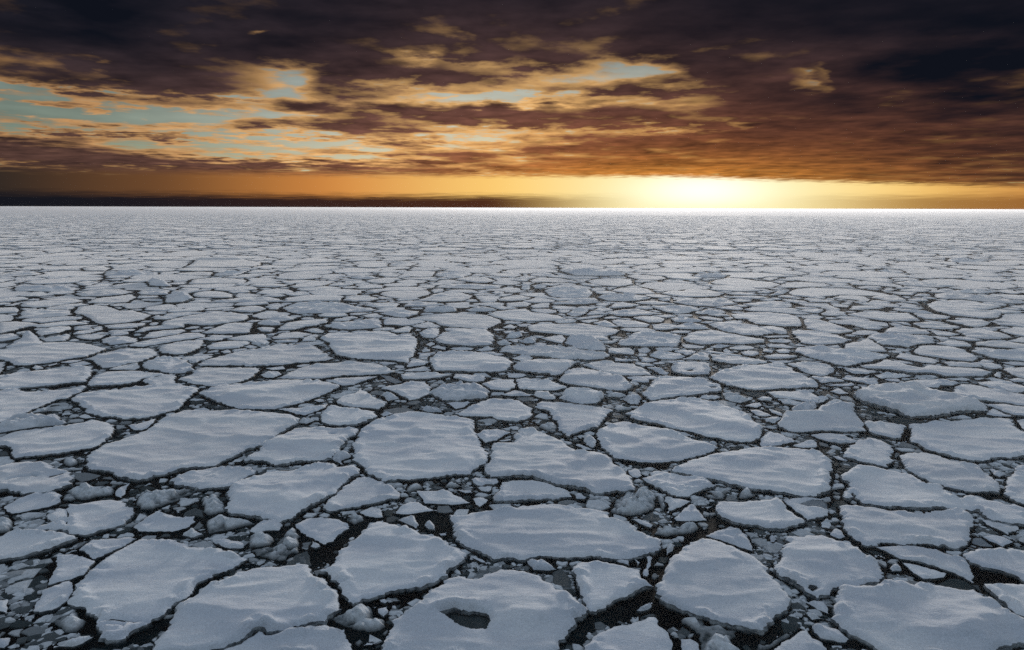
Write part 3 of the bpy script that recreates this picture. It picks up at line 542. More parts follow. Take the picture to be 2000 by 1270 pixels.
c75|1766,1615 1820,1594 1880,1566 1912,1558 1960,1557 2028,1561 2052,1578 2076,1592 2082,1624 2044,1640 2012,1646 1960,1639 1920,1625 1880,1625 1820,1622
c77|2112,1320 2160,1310 2200,1308 2212,1324 2196,1340 2160,1334
c78 r=.5|2028,1336 2072,1313 2096,1320 2096,1336 2060,1340
c79 r=.5|1972,1320 1984,1304 2032,1298 2044,1312 2008,1322
c80|1960,1280 1992,1264 2020,1276 2008,1283
c81|1964,1292 2020,1290 1996,1300 1972,1302
c82|1680,1356 1712,1346 1744,1358 1740,1366
c83|1660,1346 1684,1334 1704,1342 1680,1354
c84|1644,1368 1684,1364 1680,1374 1652,1376
c85 r=.4|1636,1300 1660,1284 1692,1280 1716,1284 1704,1304 1680,1316 1648,1316
c86|1598,1244 1651,1231 1735,1222 1835,1224 1902,1229 1952,1247 1959,1257 1919,1277 1895,1288 1835,1280 1768,1276 1721,1269 1698,1257 1651,1250 1615,1249
c87|2000,1400 2024,1387 2060,1386 2080,1396 2068,1410 2032,1410
c88 r=.5|1940,1340 1968,1328 2000,1340 1992,1348 1952,1349
c89|1752,1360 1800,1357 1856,1360 1840,1367 1780,1368
c90 r=.4|1860,1368 1900,1354 1936,1360 1920,1368 1880,1372
c91 r=.4|1584,1432 1600,1408 1628,1400 1676,1412 1660,1424 1600,1432
c93 h=1.2|1635,1301 1675,1291 1701,1281 1721,1294 1711,1314 1695,1321 1661,1317
c100|2772,1472 2800,1452 2860,1436 2900,1425 2960,1425 3000,1420 3040,1427 3096,1434 3112,1454 3160,1472 3200,1496 3208,1505 3196,1510 3140,1512 3060,1515 3000,1519 2952,1524 2912,1518 2860,1506 2820,1496
c101|2504,1538 2532,1512 2552,1480 2592,1471 2656,1469 2720,1480 2760,1481 2768,1490 2818,1500 2816,1524 2740,1535 2680,1543 2620,1549 2560,1559 2540,1559
c102|2626,1416 2660,1411 2740,1412 2772,1416 2780,1444 2764,1458 2740,1460 2688,1461 2648,1455 2624,1448
c103|2656,1402 2696,1392 2732,1374 2764,1378 2776,1405 2700,1403
c104|2780,1383 2840,1387 2920,1395 3000,1409 2992,1418 2940,1423 2880,1421 2800,1411 2780,1404
c105|2532,1388 2560,1374 2620,1374 2660,1382 2680,1392 2640,1403 2580,1402
c106|2416,1340 2424,1324 2452,1316 2480,1298 2504,1291 2580,1295 2656,1304 2660,1320 2648,1353 2560,1351 2480,1349 2420,1346
c107|2668,1320 2688,1301 2732,1291 2772,1285 2820,1294 2880,1307 2940,1318 2980,1322 2992,1336 2900,1342 2820,1338 2760,1344 2700,1337 2676,1330
c108|2764,1266 2800,1258 2880,1260 2960,1271 3028,1300 2960,1309 2900,1306 2820,1290
c109|2548,1268 2600,1262 2640,1267 2656,1280 2600,1287 2552,1286
c110|2644,1269 2680,1263 2728,1263 2780,1282 2740,1285 2672,1285
c111|2608,1296 2640,1289 2708,1291 2688,1300 2640,1300
c112|2400,1248 2460,1250 2520,1260 2540,1268 2500,1278 2440,1278 2412,1272 2388,1256
c113|2660,1348 2688,1343 2756,1352 2752,1360 2680,1360
c114 r=.4|2764,1356 2800,1346 2860,1348 2820,1360
c115|2892,1374 2920,1367 2960,1371 2968,1382 2940,1390 2904,1386
c116|2980,1388 3020,1381 3080,1381 3116,1390 3080,1398 3000,1399
c117 r=.4|2820,1368 2840,1362 2872,1376 2840,1380
c118|2712,1366 2780,1369 2860,1381 2912,1392 2880,1393 2800,1381 2740,1372
c119 r=.3|2488,1364 2524,1353 2548,1368 2524,1380 2496,1376
c120|2400,1357 2452,1357 2484,1372 2472,1382 2400,1380 2376,1376 2376,1359
c121 r=.3|2496,1394 2532,1396 2572,1408 2532,1416 2504,1412
c122 r=.3|2524,1434 2560,1428 2616,1456 2608,1464 2576,1458
c123|2728,1556 2740,1545 2780,1539 2820,1550 2812,1558 2768,1560
c124|3000,1529 3040,1525 3160,1525 3196,1544 3208,1571 3160,1568 3100,1558 3028,1550
c125 r=.3|3032,1556 3080,1562 3148,1573 3100,1583 3060,1580
c126 r=.3|2956,1556 2980,1543 3020,1556 3016,1568 2972,1562
c127 r=.5|2828,1554 2920,1553 2940,1560 2892,1574 2848,1564
c128|3088,1292 3120,1287 3200,1294 3272,1306 3300,1318 3332,1326 3272,1341 3200,1347 3132,1338 3116,1320
c129|3100,1372 3120,1356 3200,1350 3300,1364 3400,1375 3480,1386 3440,1400 3360,1418 3308,1427 3260,1421 3224,1407 3200,1401 3148,1387
c130|3076,1419 3120,1413 3200,1417 3240,1425 3264,1442 3240,1464 3200,1467 3140,1452 3108,1436
c132|3136,1252 3144,1245 3200,1247 3280,1270 3340,1292 3280,1302 3220,1299 3152,1282
c133 r=.2|2960,1275 3020,1273 3076,1288 3076,1302 3040,1302 2980,1285
c134|2976,1312 3080,1307 3088,1316 3000,1319
c135 r=.3|3000,1328 3060,1322 3100,1332 3080,1338 3008,1336
c136|2992,1346 3060,1343 3112,1356 3080,1360 3000,1355
c137|3028,1368 3056,1359 3092,1368 3088,1378 3048,1378
c138 r=.4|2980,1358 3024,1368 3016,1378 2972,1372
c139|2460,1536 2492,1538 2492,1548 2468,1546
c140 r=.6|2432,1560 2460,1548 2504,1552 2500,1580 2460,1578
c141|2400,1397 2472,1404 2476,1412 2400,1410
c150|3384,1314 3400,1304 3480,1304 3580,1307 3640,1313 3652,1328 3640,1337 3580,1343 3552,1353 3512,1347 3448,1343 3424,1332
c151|3292,1356 3304,1340 3360,1331 3392,1319 3424,1338 3452,1356 3472,1372 3400,1372 3340,1367
c152|3494,1394 3516,1379 3544,1379 3580,1389 3640,1398 3676,1408 3652,1419 3600,1415 3540,1404
c153|3572,1360 3584,1351 3640,1347 3712,1351 3760,1361 3792,1376 3824,1394 3800,1409 3720,1403 3660,1394 3600,1385 3568,1377
c154 h=1.2|3356,1426 3420,1416 3460,1402 3520,1412 3560,1428 3600,1434 3632,1424 3680,1430 3760,1434 3820,1437 3872,1452 3840,1465 3760,1467 3700,1467 3672,1458 3632,1452 3580,1453 3520,1445 3440,1437 3380,1433
c155|3680,1410 3760,1413 3820,1422 3848,1432 3760,1431 3708,1428
c156|3284,1434 3360,1437 3436,1452 3392,1460 3340,1460 3308,1448
c157|3286,1480 3304,1465 3360,1473 3432,1489 3436,1500 3400,1502 3340,1490
c158|3520,1506 3540,1485 3580,1481 3660,1481 3752,1495 3712,1504 3680,1505 3672,1512 3600,1509
c159|3708,1532 3724,1516 3748,1499 3800,1499 3880,1517 4000,1537 4036,1545 4036,1588 4000,1581 3920,1570 3840,1562 3780,1555 3740,1543
c160|3808,1490 3880,1485 3948,1489 3960,1496 4000,1504 4032,1516 3980,1533 3920,1525 3860,1511
c161|3836,1575 3920,1574 4000,1588 4036,1594 4036,1624 4000,1622 3960,1618 3900,1596
c163 h=1.5 r=.15|3326,1536 3360,1526 3420,1520 3456,1516 3540,1522 3568,1512 3584,1518 3620,1516 3660,1532 3692,1548 3740,1560 3780,1574 3824,1572 3856,1592 3856,1602 3824,1606 3780,1602 3732,1612 3692,1618 3640,1626 3600,1626 3552,1624 3512,1608 3460,1594 3420,1584 3380,1570 3348,1556
c164|3784,1364 3840,1365 3940,1370 4032,1378 4032,1408 3960,1405 3880,1397 3820,1377
c165|3812,1333 3880,1330 3960,1338 4032,1346 4032,1362 3960,1359 3880,1353 3812,1345
c166|3732,1290 3760,1281 3840,1283 3920,1301 3960,1316 3900,1321 3820,1321 3780,1312
c167|3556,1260 3620,1257 3700,1265 3760,1276 3720,1285 3660,1285 3600,1278
c168|3448,1296 3472,1277 3540,1277 3620,1287 3640,1302 3540,1303 3480,1301
c169|3688,1250 3760,1247 3840,1249 3876,1258 3848,1272 3808,1276 3760,1266
c170|3636,1292 3700,1294 3756,1304 3720,1311 3660,1308
c172|3656,1340 3700,1328 3760,1330 3800,1344 3792,1353 3720,1351
c173|3912,1440 3940,1433 4032,1433 4032,1484 4000,1479 3960,1464
c174|3932,1481 3980,1474 4032,1489 4000,1492 3960,1490
c175|3876,1464 3896,1451 3920,1464 3908,1476
c176|3812,1413 3840,1402 3884,1412 3860,1417
c177|3896,1413 3960,1410 4032,1417 4032,1428 3960,1426
c178|3360,1507 3392,1509 3388,1518 3364,1520
c179|3456,1504 3480,1493 3512,1504 3508,1513
c180|3416,1465 3460,1458 3540,1465 3560,1472 3500,1476 3440,1479
c181|3688,1478 3760,1473 3800,1480 3780,1488 3728,1484
c182|3800,1477 3832,1473 3856,1480 3816,1484
c183 r=.2|3240,1528 3260,1516 3288,1517 3316,1536 3280,1538
c184|3216,1504 3280,1497 3336,1495 3340,1505 3272,1511
c185|3180,1572 3176,1548 3224,1549 3244,1556 3220,1568 3200,1572
c186|3320,1265 3380,1267 3452,1276 3440,1285 3380,1283
c188|3860,1275 3940,1277 3960,1282 3900,1284
d01|289,1214 307,1197 367,1191 418,1195 468,1211 518,1212 551,1221 591,1229 568,1244 534,1252 484,1260 401,1266 367,1257 351,1244 317,1227 291,1223
d02|70,1190 100,1180 167,1172 251,1164 284,1164 324,1174 294,1181 234,1190 184,1198 134,1201 84,1196
d03|401,1074 411,1064 468,1057 568,1056 615,1064 618,1073 551,1076 468,1078 418,1078
d04|334,1183 354,1171 401,1160 468,1155 521,1151 534,1162 514,1170 501,1180 434,1184 367,1183
d05|57,1124 100,1118 167,1116 267,1118 317,1127 284,1136 200,1139 117,1137 57,1136
d06|291,1146 334,1136 401,1130 468,1128 501,1134 521,1140 468,1150 384,1156 317,1156
d07|77,1234 84,1215 134,1209 234,1208 274,1212 281,1227 234,1235 150,1241 67,1243
d08|291,1104 334,1096 394,1099 367,1110 344,1115 317,1113
d09|534,1140 551,1134 618,1131 665,1134 655,1149 601,1151 548,1149
d10 h=1.7 r=.2|646,1154 683,1144 726,1148 753,1167 716,1176 666,1179 646,1179
d11|317,1047 351,1041 401,1038 434,1047 414,1056 367,1057 331,1056
d12 h=1.5 r=.3|578,1097 601,1091 651,1104 671,1113 661,1116 618,1115 585,1113
d13|0,1068 50,1060 134,1061 174,1068 134,1074 50,1079 0,1082 -20,1082 -20,1070
d15|117,1270 184,1261 251,1252 301,1252 351,1263 284,1269 200,1275 140,1279
d16|418,1274 484,1266 568,1259 568,1267 518,1279 468,1282 418,1280
d17|0,1257 73,1255 134,1259 160,1267 100,1276 50,1289 0,1299 -20,1299 -20,1261
d20 h=1.5|719,1043 743,1031 766,1014 816,1007 883,1005 950,1012 1017,1024 1017,1034 983,1040 900,1044 800,1043 733,1043
d21|673,1244 706,1237 766,1226 850,1217 917,1220 967,1228 973,1241 950,1250 883,1260 833,1268 783,1267 723,1263 716,1276 666,1279 633,1276 633,1255
d22 h=1.3|750,1150 766,1141 816,1135 866,1138 910,1147 910,1160 866,1162 816,1161 766,1159
d23|783,1180 866,1173 917,1163 983,1158 1067,1160 1117,1174 1084,1178 967,1179 866,1181
d24|997,1145 1027,1131 1084,1126 1134,1131 1150,1140 1117,1146 1050,1151
d25|967,1114 993,1108 1067,1107 1127,1111 1110,1118 1067,1121 1000,1118
d26|1147,1114 1160,1105 1234,1098 1294,1097 1314,1100 1267,1113 1217,1122 1150,1124 1127,1117
d27|1100,1204 1127,1193 1167,1180 1251,1177 1334,1182 1384,1195 1451,1203 1474,1210 1444,1216 1367,1219 1317,1225 1234,1223 1167,1225 1134,1219
d28|900,1210 933,1198 1000,1193 1043,1203 1017,1213 983,1219 933,1216
d29|706,1065 783,1061 833,1063 823,1076 733,1076 676,1072
d30|833,1076 846,1065 933,1060 977,1055 950,1066 917,1076
d31|733,1109 750,1092 816,1085 917,1087 967,1094 950,1106 866,1107 783,1109
d33|1000,1263 1017,1251 1067,1239 1100,1232 1167,1239 1134,1247 1094,1254 1094,1267 1067,1270 1020,1266
d34|696,1130 716,1122 780,1125 776,1133 733,1134
d40|1484,1150 1494,1141 1534,1135 1601,1135 1668,1133 1685,1144 1668,1153 1625,1163 1568,1166 1518,1161
d41|1618,1173 1655,1165 1688,1151 1718,1142 1802,1142 1845,1154 1835,1166 1802,1176 1735,1177 1668,1176
d42|1574,1196 1588,1185 1635,1178 1701,1182 1741,1189 1701,1193 1635,1196
d43|1418,1190 1468,1183 1534,1180 1564,1186 1548,1198 1484,1202 1444,1196
d44|1341,1170 1351,1155 1401,1152 1461,1158 1481,1167 1434,1176 1384,1176
d45|1481,1223 1534,1214 1568,1208 1635,1215 1631,1226 1574,1241 1534,1233
d46|1701,1123 1708,1115 1752,1110 1835,1107 1919,1112 1969,1114 1945,1126 1868,1129 1785,1126 1735,1124
d47|1775,1090 1835,1078 1902,1083 1939,1097 1902,1103 1855,1103
d48|1701,1076 1705,1065 1768,1060 1835,1065 1845,1070 1812,1083 1762,1087
d49|1595,1053 1618,1043 1701,1045 1741,1052 1701,1056 1651,1057 1611,1057
d50|1387,1124 1407,1115 1468,1110 1501,1114 1494,1123 1451,1126 1411,1127
d51|1364,1084 1401,1075 1451,1077 1484,1084 1444,1089 1401,1089
d52|1474,1073 1484,1065 1534,1065 1568,1069 1548,1081 1508,1081
d53|1514,1037 1534,1025 1585,1021 1635,1030 1601,1039 1551,1041
d54|1865,1166 1858,1155 1919,1153 1959,1158 1935,1179 1885,1179
d55|1902,1227 1935,1215 2002,1208 2057,1205 2073,1217 2134,1224 2180,1231 2217,1244 2180,1251 2100,1253 2033,1254 1969,1248 1935,1237
d57 r=.4|1818,1210 1852,1198 1902,1198 1945,1210 1902,1216 1835,1216
d58 r=.6|1651,1214 1661,1206 1718,1208 1778,1201 1785,1214 1735,1219 1668,1218
d59|1919,1143 1935,1135 1969,1138 1969,1146 1935,1148
d60|1334,1020 1367,1011 1434,1006 1501,1011 1468,1017 1401,1019
d64|1885,1068 2002,1065 2035,1074 2022,1080 1969,1082 1919,1076
d70 h=1.8 r=.2|2184,1053 2200,1045 2251,1043 2334,1052 2401,1052 2444,1067 2434,1075 2334,1075 2251,1074 2207,1063
d71|2124,1134 2150,1125 2234,1122 2301,1128 2317,1144 2301,1160 2251,1163 2200,1163 2160,1158 2140,1147
d72|2384,1135 2418,1125 2484,1122 2534,1128 2561,1146 2501,1149 2434,1143
d73|2334,1160 2351,1152 2418,1147 2501,1152 2551,1162 2501,1172 2434,1176 2367,1173
d74|2067,1095 2100,1085 2184,1085 2251,1097 2200,1104 2134,1102 2084,1103
d75|2291,1097 2334,1088 2418,1085 2468,1091 2474,1110 2418,1119 2351,1114 2311,1106
d76|2154,1183 2184,1177 2267,1173 2334,1175 2351,1180 2284,1187 2217,1187 2167,1188
d77 r=.2 h=1.3|2384,1194 2401,1182 2434,1178 2451,1182 2508,1189 2468,1196 2401,1201 2374,1201
d78|2321,1210 2334,1203 2384,1203 2401,1210 2351,1217
d79|2361,1220 2418,1211 2484,1205 2534,1214 2595,1226 2534,1229 2468,1234 2418,1233
d80|2214,1226 2240,1211 2267,1205 2301,1211 2287,1226 2251,1236 2227,1233
d81|2531,1194 2568,1195 2668,1195 2716,1202 2750,1207 2699,1219 2666,1224 2635,1224 2585,1213
d82|2468,1237 2551,1233 2601,1244 2585,1257 2534,1258 2494,1247
d83|2384,1251 2418,1248 2484,1252 2541,1266 2528,1276 2468,1276 2428,1270
d84 r=.4|2314,1261 2361,1248 2384,1257 2418,1275 2384,1278 2334,1270
d85|2357,1241 2384,1234 2428,1241 2401,1245 2361,1245
d86|2244,1244 2301,1234 2361,1228 2351,1238 2284,1246 2254,1248
d88|2067,1194 2100,1185 2147,1182 2147,1200 2084,1203
d89|1980,1182 2000,1181 2050,1178 2077,1184 2060,1196 2000,1198 1980,1196
d90|2000,1152 2033,1152 2077,1162 2050,1171 2000,1174 1950,1173 1940,1167
d91|2067,1070 2100,1063 2150,1065 2174,1076 2117,1079 2073,1076
d92|2464,1043 2501,1036 2568,1036 2591,1043 2551,1051 2484,1051
d93|2444,1077 2484,1073 2585,1078 2605,1087 2568,1094 2501,1094
d94|2000,1067 2027,1065 2037,1074 2017,1082 2000,1086 1983,1082
d95|2574,1144 2618,1135 2668,1135 2685,1128 2768,1132 2832,1144 2802,1156 2752,1159 2668,1159 2635,1155
d96|2628,1177 2651,1168 2768,1163 2852,1172 2882,1184 2835,1192 2785,1196 2701,1191 2651,1183
d97|2568,1167 2618,1163 2621,1173 2585,1176
d98|2474,1180 2551,1172 2601,1181 2651,1188 2568,1189 2501,1186
d99 r=.4|2077,1114 2110,1110 2140,1117 2120,1126 2090,1126
d100 r=.4|2033,1124 2043,1113 2073,1114 2070,1130 2043,1132
d110|2853,1227 2900,1221 3000,1218 3084,1226 3120,1237 3134,1257 3130,1273 3067,1273 3017,1269 2950,1263 2933,1256 2917,1244 2873,1243
d111|2773,1104 2800,1091 2850,1084 2900,1088 2967,1098 3017,1101 3050,1112 3017,1123 2967,1126 2900,1123 2833,1114 2793,1110
d112|2709,1074 2733,1070 2800,1070 2846,1075 2826,1084 2766,1084 2716,1083
d113|2896,1187 2967,1178 3033,1175 3090,1181 3097,1196 3060,1204 3000,1201 2933,1193
d114|2833,1144 2883,1138 2933,1144 2967,1150 2933,1153 2866,1150
d115|2823,1160 2866,1155 2967,1155 3007,1162 2967,1167 2900,1164
d116|3137,1167 3150,1162 3234,1170 3294,1177 3234,1179 3167,1179
d117|3110,1184 3167,1182 3234,1185 3247,1194 3284,1207 3284,1219 3251,1216 3200,1199 3150,1196
d118|3110,1210 3167,1205 3214,1205 3217,1214 3200,1223 3150,1218
d119|2706,1220 2750,1211 2816,1211 2840,1220 2800,1226 2733,1226
d120|3000,1153 3033,1138 3080,1135 3067,1146 3033,1152
d122|3067,1082 3134,1082 3234,1085 3334,1092 3367,1095 3351,1100 3301,1106 3200,1104 3117,1095 3067,1090
d123|2973,1090 3000,1082 3050,1082 3033,1090 3007,1096
d124|2967,1274 3017,1272 3067,1281 3060,1287 3027,1289 3000,1283
d125|2723,1237 2766,1234 2826,1245 2826,1253 2783,1250 2743,1244
d126|2826,1237 2866,1237 2866,1244 2850,1248 2833,1247
d127|2666,1235 2726,1245 2743,1255 2699,1258 2666,1258 2633,1256 2616,1241
d128|2666,1265 2716,1264 2773,1280 2733,1284 2666,1283 2616,1277
d131|3247,1162 3284,1153 3334,1153 3381,1158 3401,1170 3384,1179 3334,1170 3284,1166
d140 h=1.3|3619,1187 3649,1175 3716,1172 3800,1178 3883,1188 3917,1195 3866,1207 3816,1210 3917,1220 3900,1239 3833,1241 3783,1235 3716,1228 3666,1215 3639,1206
d141 h=1.2|3653,1147 3699,1142 3800,1148 3900,1158 3967,1174 4020,1178 4020,1184 3933,1184 3833,1176 3750,1166 3683,1166 3649,1160
d142|3312,1227 3332,1221 3399,1217 3482,1220 3549,1221 3586,1241 3596,1251 3549,1253 3466,1253 3399,1243 3332,1234
d143|3489,1104 3549,1095 3616,1098 3699,1108 3750,1116 3666,1121 3599,1119 3532,1113
d144|3399,1160 3432,1153 3499,1153 3549,1170 3532,1176 3482,1177 3442,1170
d145|3539,1167 3583,1163 3629,1166 3626,1174 3583,1176 3549,1173
d146|3479,1207 3499,1202 3566,1208 3633,1218 3646,1223 3599,1224 3532,1216
d147|3332,1194 3399,1192 3466,1198 3432,1206 3365,1209 3332,1209 3312,1206
d150|3693,1136 3750,1132 3833,1132 3900,1140 3833,1146 3750,1143
d151|3426,1057 3466,1051 3516,1054 3536,1064 3499,1067 3459,1065
d153|3566,1154 3583,1145 3633,1148 3643,1153 3616,1157
d154|3436,1134 3459,1128 3499,1131 3482,1136 3456,1138
d155|3933,1197 3967,1192 4020,1192 4020,1206 3967,1203
d157|3342,1120 3382,1115 3442,1118 3449,1123 3399,1126 3359,1127
d158|3693,1017 3716,1009 3800,1014 3866,1019 3800,1026 3716,1022
"""
TILE = {}
for i in range(4): TILE['A%d' % i] = (500 * i, 950, 3.968)
for i in range(5): TILE['B%d' % i] = (400 * i, 780, 5.0); TILE['C%d' % i] = (400 * i, 620, 5.0)
for i, x in enumerate([0, 333, 667, 1000, 1333, 1666]): TILE['D%d' % i] = (x, 490, 5.988)
def px(s):
    t = None; o = []
    for k in s.split():
        if k in TILE: t = TILE[k]; continue
        x, y = map(float, k.split(',')); o.append((t[0] + x / t[2], t[1] + y / t[2]))
    return o
RIDGES = {'b20': [('B3 250,60 600,85 800,160 1100,230 1400,300', .28, .8), ('B3 700,0 900,60', .12, .5)],
 'b60': [('B1 250,900 500,970 700,960 850,1000', .25, .7), ('B1 800,870 1000,820 1200,760 1480,690', .22, .6), ('B1 560,760 800,740', .12, .5)],
 'b21': [('B3 -50,340 200,390 400,320 550,315', .25, .6), ('B3 -50,560 100,500 300,470 500,430', .22, .5), ('B3 500,500 700,470 950,450', .18, .5)],
 'b01': [('B4 250,760 400,690 520,665', .3, .6)], 'b11': [('B3 1650,190 1800,165 1950,150 B4 60,110 150,85 300,105', .65, 1.0)],
 'c163': [('C4 420,760 650,705', .5, 1.0), ('C4 850,810 900,740 925,700', .9, .7), ('C4 700,890 1000,915 1300,870 1550,860', .7, 1.3), ('C4 1100,760 1250,800', .4, 1)],
 'a67': [('A3 620,790 900,870 1050,770', .25, .5), ('A3 1690,1180 1750,1070 1850,1035 2000,1100', .3, .5), ('A3 1050,1080 1300,1130 1400,1150 1550,1060', .22, .6)],
 'a42': [('A2 1250,680 1400,580 1550,590', .22, .5), ('A2 1200,880 1400,860', .14, .4), ('A2 1500,750 1750,730', .1, .5)],
 'b40': [('B1 1650,290 1850,400 B2 100,380', .2, .6), ('B2 0,250 150,320', .2, .5), ('B2 150,610 260,600', .18, .4), ('B2 330,520 550,600', .2, .6)],
 'b41': [('B2 1350,770 1500,660 1750,600', .3, .7), ('B2 1700,850 2000,830', .2, .5), ('B2 1000,450 1250,470', .15, .5)],
 'a22': [('A1 1300,980 1600,900 1900,880 A2 0,960 200,1000', .2, .6), ('A2 0,1060 300,1010 450,980', .16, .5)],
 'a02': [('A0 1500,900 1700,1000 1960,1130', .2, .5), ('A1 60,1000 250,980', .1, .5)], 'b22': [('B3 1100,560 1300,600 1500,560', .18, .6), ('B4 -200,700 0,640', .14, .5)],
 'c32': [('C1 50,780 300,770 500,800', .3, .7), ('C1 300,760 700,720 900,680 1150,680', .35, .8), ('C1 150,700 300,690', .2, .6)],
 'b61': [('B1 700,430 950,410 1200,430 1350,430', .25, .6), ('B1 900,350 1300,330', .12, .4)], 'c35': [('C1 1130,220 1500,250 1800,250', .3, 1), ('C1 1350,370 1900,350', .3, 1)],
 'c64': [('C2 1150,470 1400,445 1580,460', .35, .9)], 'c65': [('C2 1600,590 1850,560 2000,600', .3, .9)], 'c101': [('C3 350,700 600,640 900,610', .3, .8)],
 'c09': [('C0 260,170 310,175', .75, 2.4)], 'c67': [('C2 1600,230 1750,205 1850,260', .8, 1.3)], 'c61': [('C2 750,450 850,470', .25, .8)],
 'c100': [('C3 1100,560 1400,520 1600,560', .2, 1.0)], 'b63': [('B1 0,200 250,180 600,200', .16, .7), ('B1 100,370 500,380', .15, .6)], 'b02': [('B4 1100,700 1350,680', .15, .6)],
 'c72': [('C2 1600,770 1700,740 1780,780', .5, .8)], 'd20': [('D1 400,95 800,95', .7, 3)], 'd70': [('D3 800,260 880,240', 1.2, 1.5), ('D3 960,260 1100,270', .9, 1.5)],
 'd12': [('D0 1800,350 1950,380', .9, 2)], 'd10': [('D1 150,510 220,560', 1.0, 1.6)], 'a40': [('A2 300,210 420,190', .12, .5), ('A1 1750,360 1984,330', .14, .6)],
 'a60': [('A3 650,280 1000,300 1200,330', .12, .5)], 'a61': [('A3 200,500 500,530', .15, .4), ('A3 400,600 600,580', .12, .4)], 'a01': [('A0 900,930 1150,900', .1, .5)],
 'a21': [('A1 800,380 1200,400', .12, .5), ('A1 700,640 1100,600', .12, .6)], 'd81': [('D3 1850,650 2100,640', .2, 1)], 'd80': [('D3 780,690 850,680', .6, 1.2)]}
HOLES = {'a22': [('A1 1425,975 1540,945 1620,965 1700,962 1800,980 1815,1030 1790,1090 1700,1095 1600,1075 1510,1020', 'pool')],
 'a46': [('A3 240,130 330,100 430,105 462,140 455,172 390,165 310,150', 'grey')], 'a61': [('A3 305,785 320,760 370,755 390,775 350,800', 'pool')],
 'c102': [('C3 700,508 760,498 775,512 730,522', 'pool')], 'c101': [('C3 925,668 1000,672 1010,682 940,684', 'crack')], 'b80': [],
 'a01': [('A0 755,1047 860,1018 930,1024 1030,1042 1135,1045 1030,1054 925,1036 860,1030', 'crack'), ('A0 800,1070 900,1066 970,1078 900,1078', 'crack')],
 'a08': [('A0 512,168 535,205 532,240 520,240 522,205', 'crack'), ('A0 510,270 525,270 522,298 512,298', 'crack')],
 'b81': [('B0 60,778 200,749 360,742 370,746 200,756', 'crack'), ('B0 480,742 620,712 615,722 485,756', 'crack')],
 'b61': [('B1 1230,335 1270,332 1270,345 1232,345', 'crack')], 'd73': [], 'c154': [('C4 870,462 940,458 1030,478 980,486 920,476', 'pool')]}

traced = []
for ln in DATA.strip().split('\n'):
    h, body = ln.split('|'); h = h.split(); at_ = dict(k.split('=') for k in h[1:])
    p = np.array([[float(v) / 2 for v in q.split(',')] for q in body.split()])
    traced.append(dict(id=h[0], px=p, r=float(at_.get('r', 0)), h=float(at_.get('h', 1)), w='w' in at_, pa=abs(area(p))))
rs = np.random.RandomState(5)
for k, f in enumerate(traced):
    f['seed'] = 100 + 7 * k
    fb = (.17 + .13 * rs.rand()) * f['h']
    a0 = abs(area(P2W(f['px'])))
    if a0 < 6: fb *= .6
    if f['r'] >= .7: fb = .07 * f['h']
    if f['w']: fb = .05
    f['fb'] = fb
    W_ = P2W(f['px'], fb)
    if area(W_) < 0: W_ = W_[::-1]
    f['W'] = W_; f['c'] = W_.mean(0); f['A'] = abs(area(W_)); f['d'] = float(np.hypot(*f['c']))
    f['vis'] = f['pa']
    if f['r'] == 0 and f['d'] > 70 and rs.rand() < .45: f['r'] = rs.uniform(.12, .4)

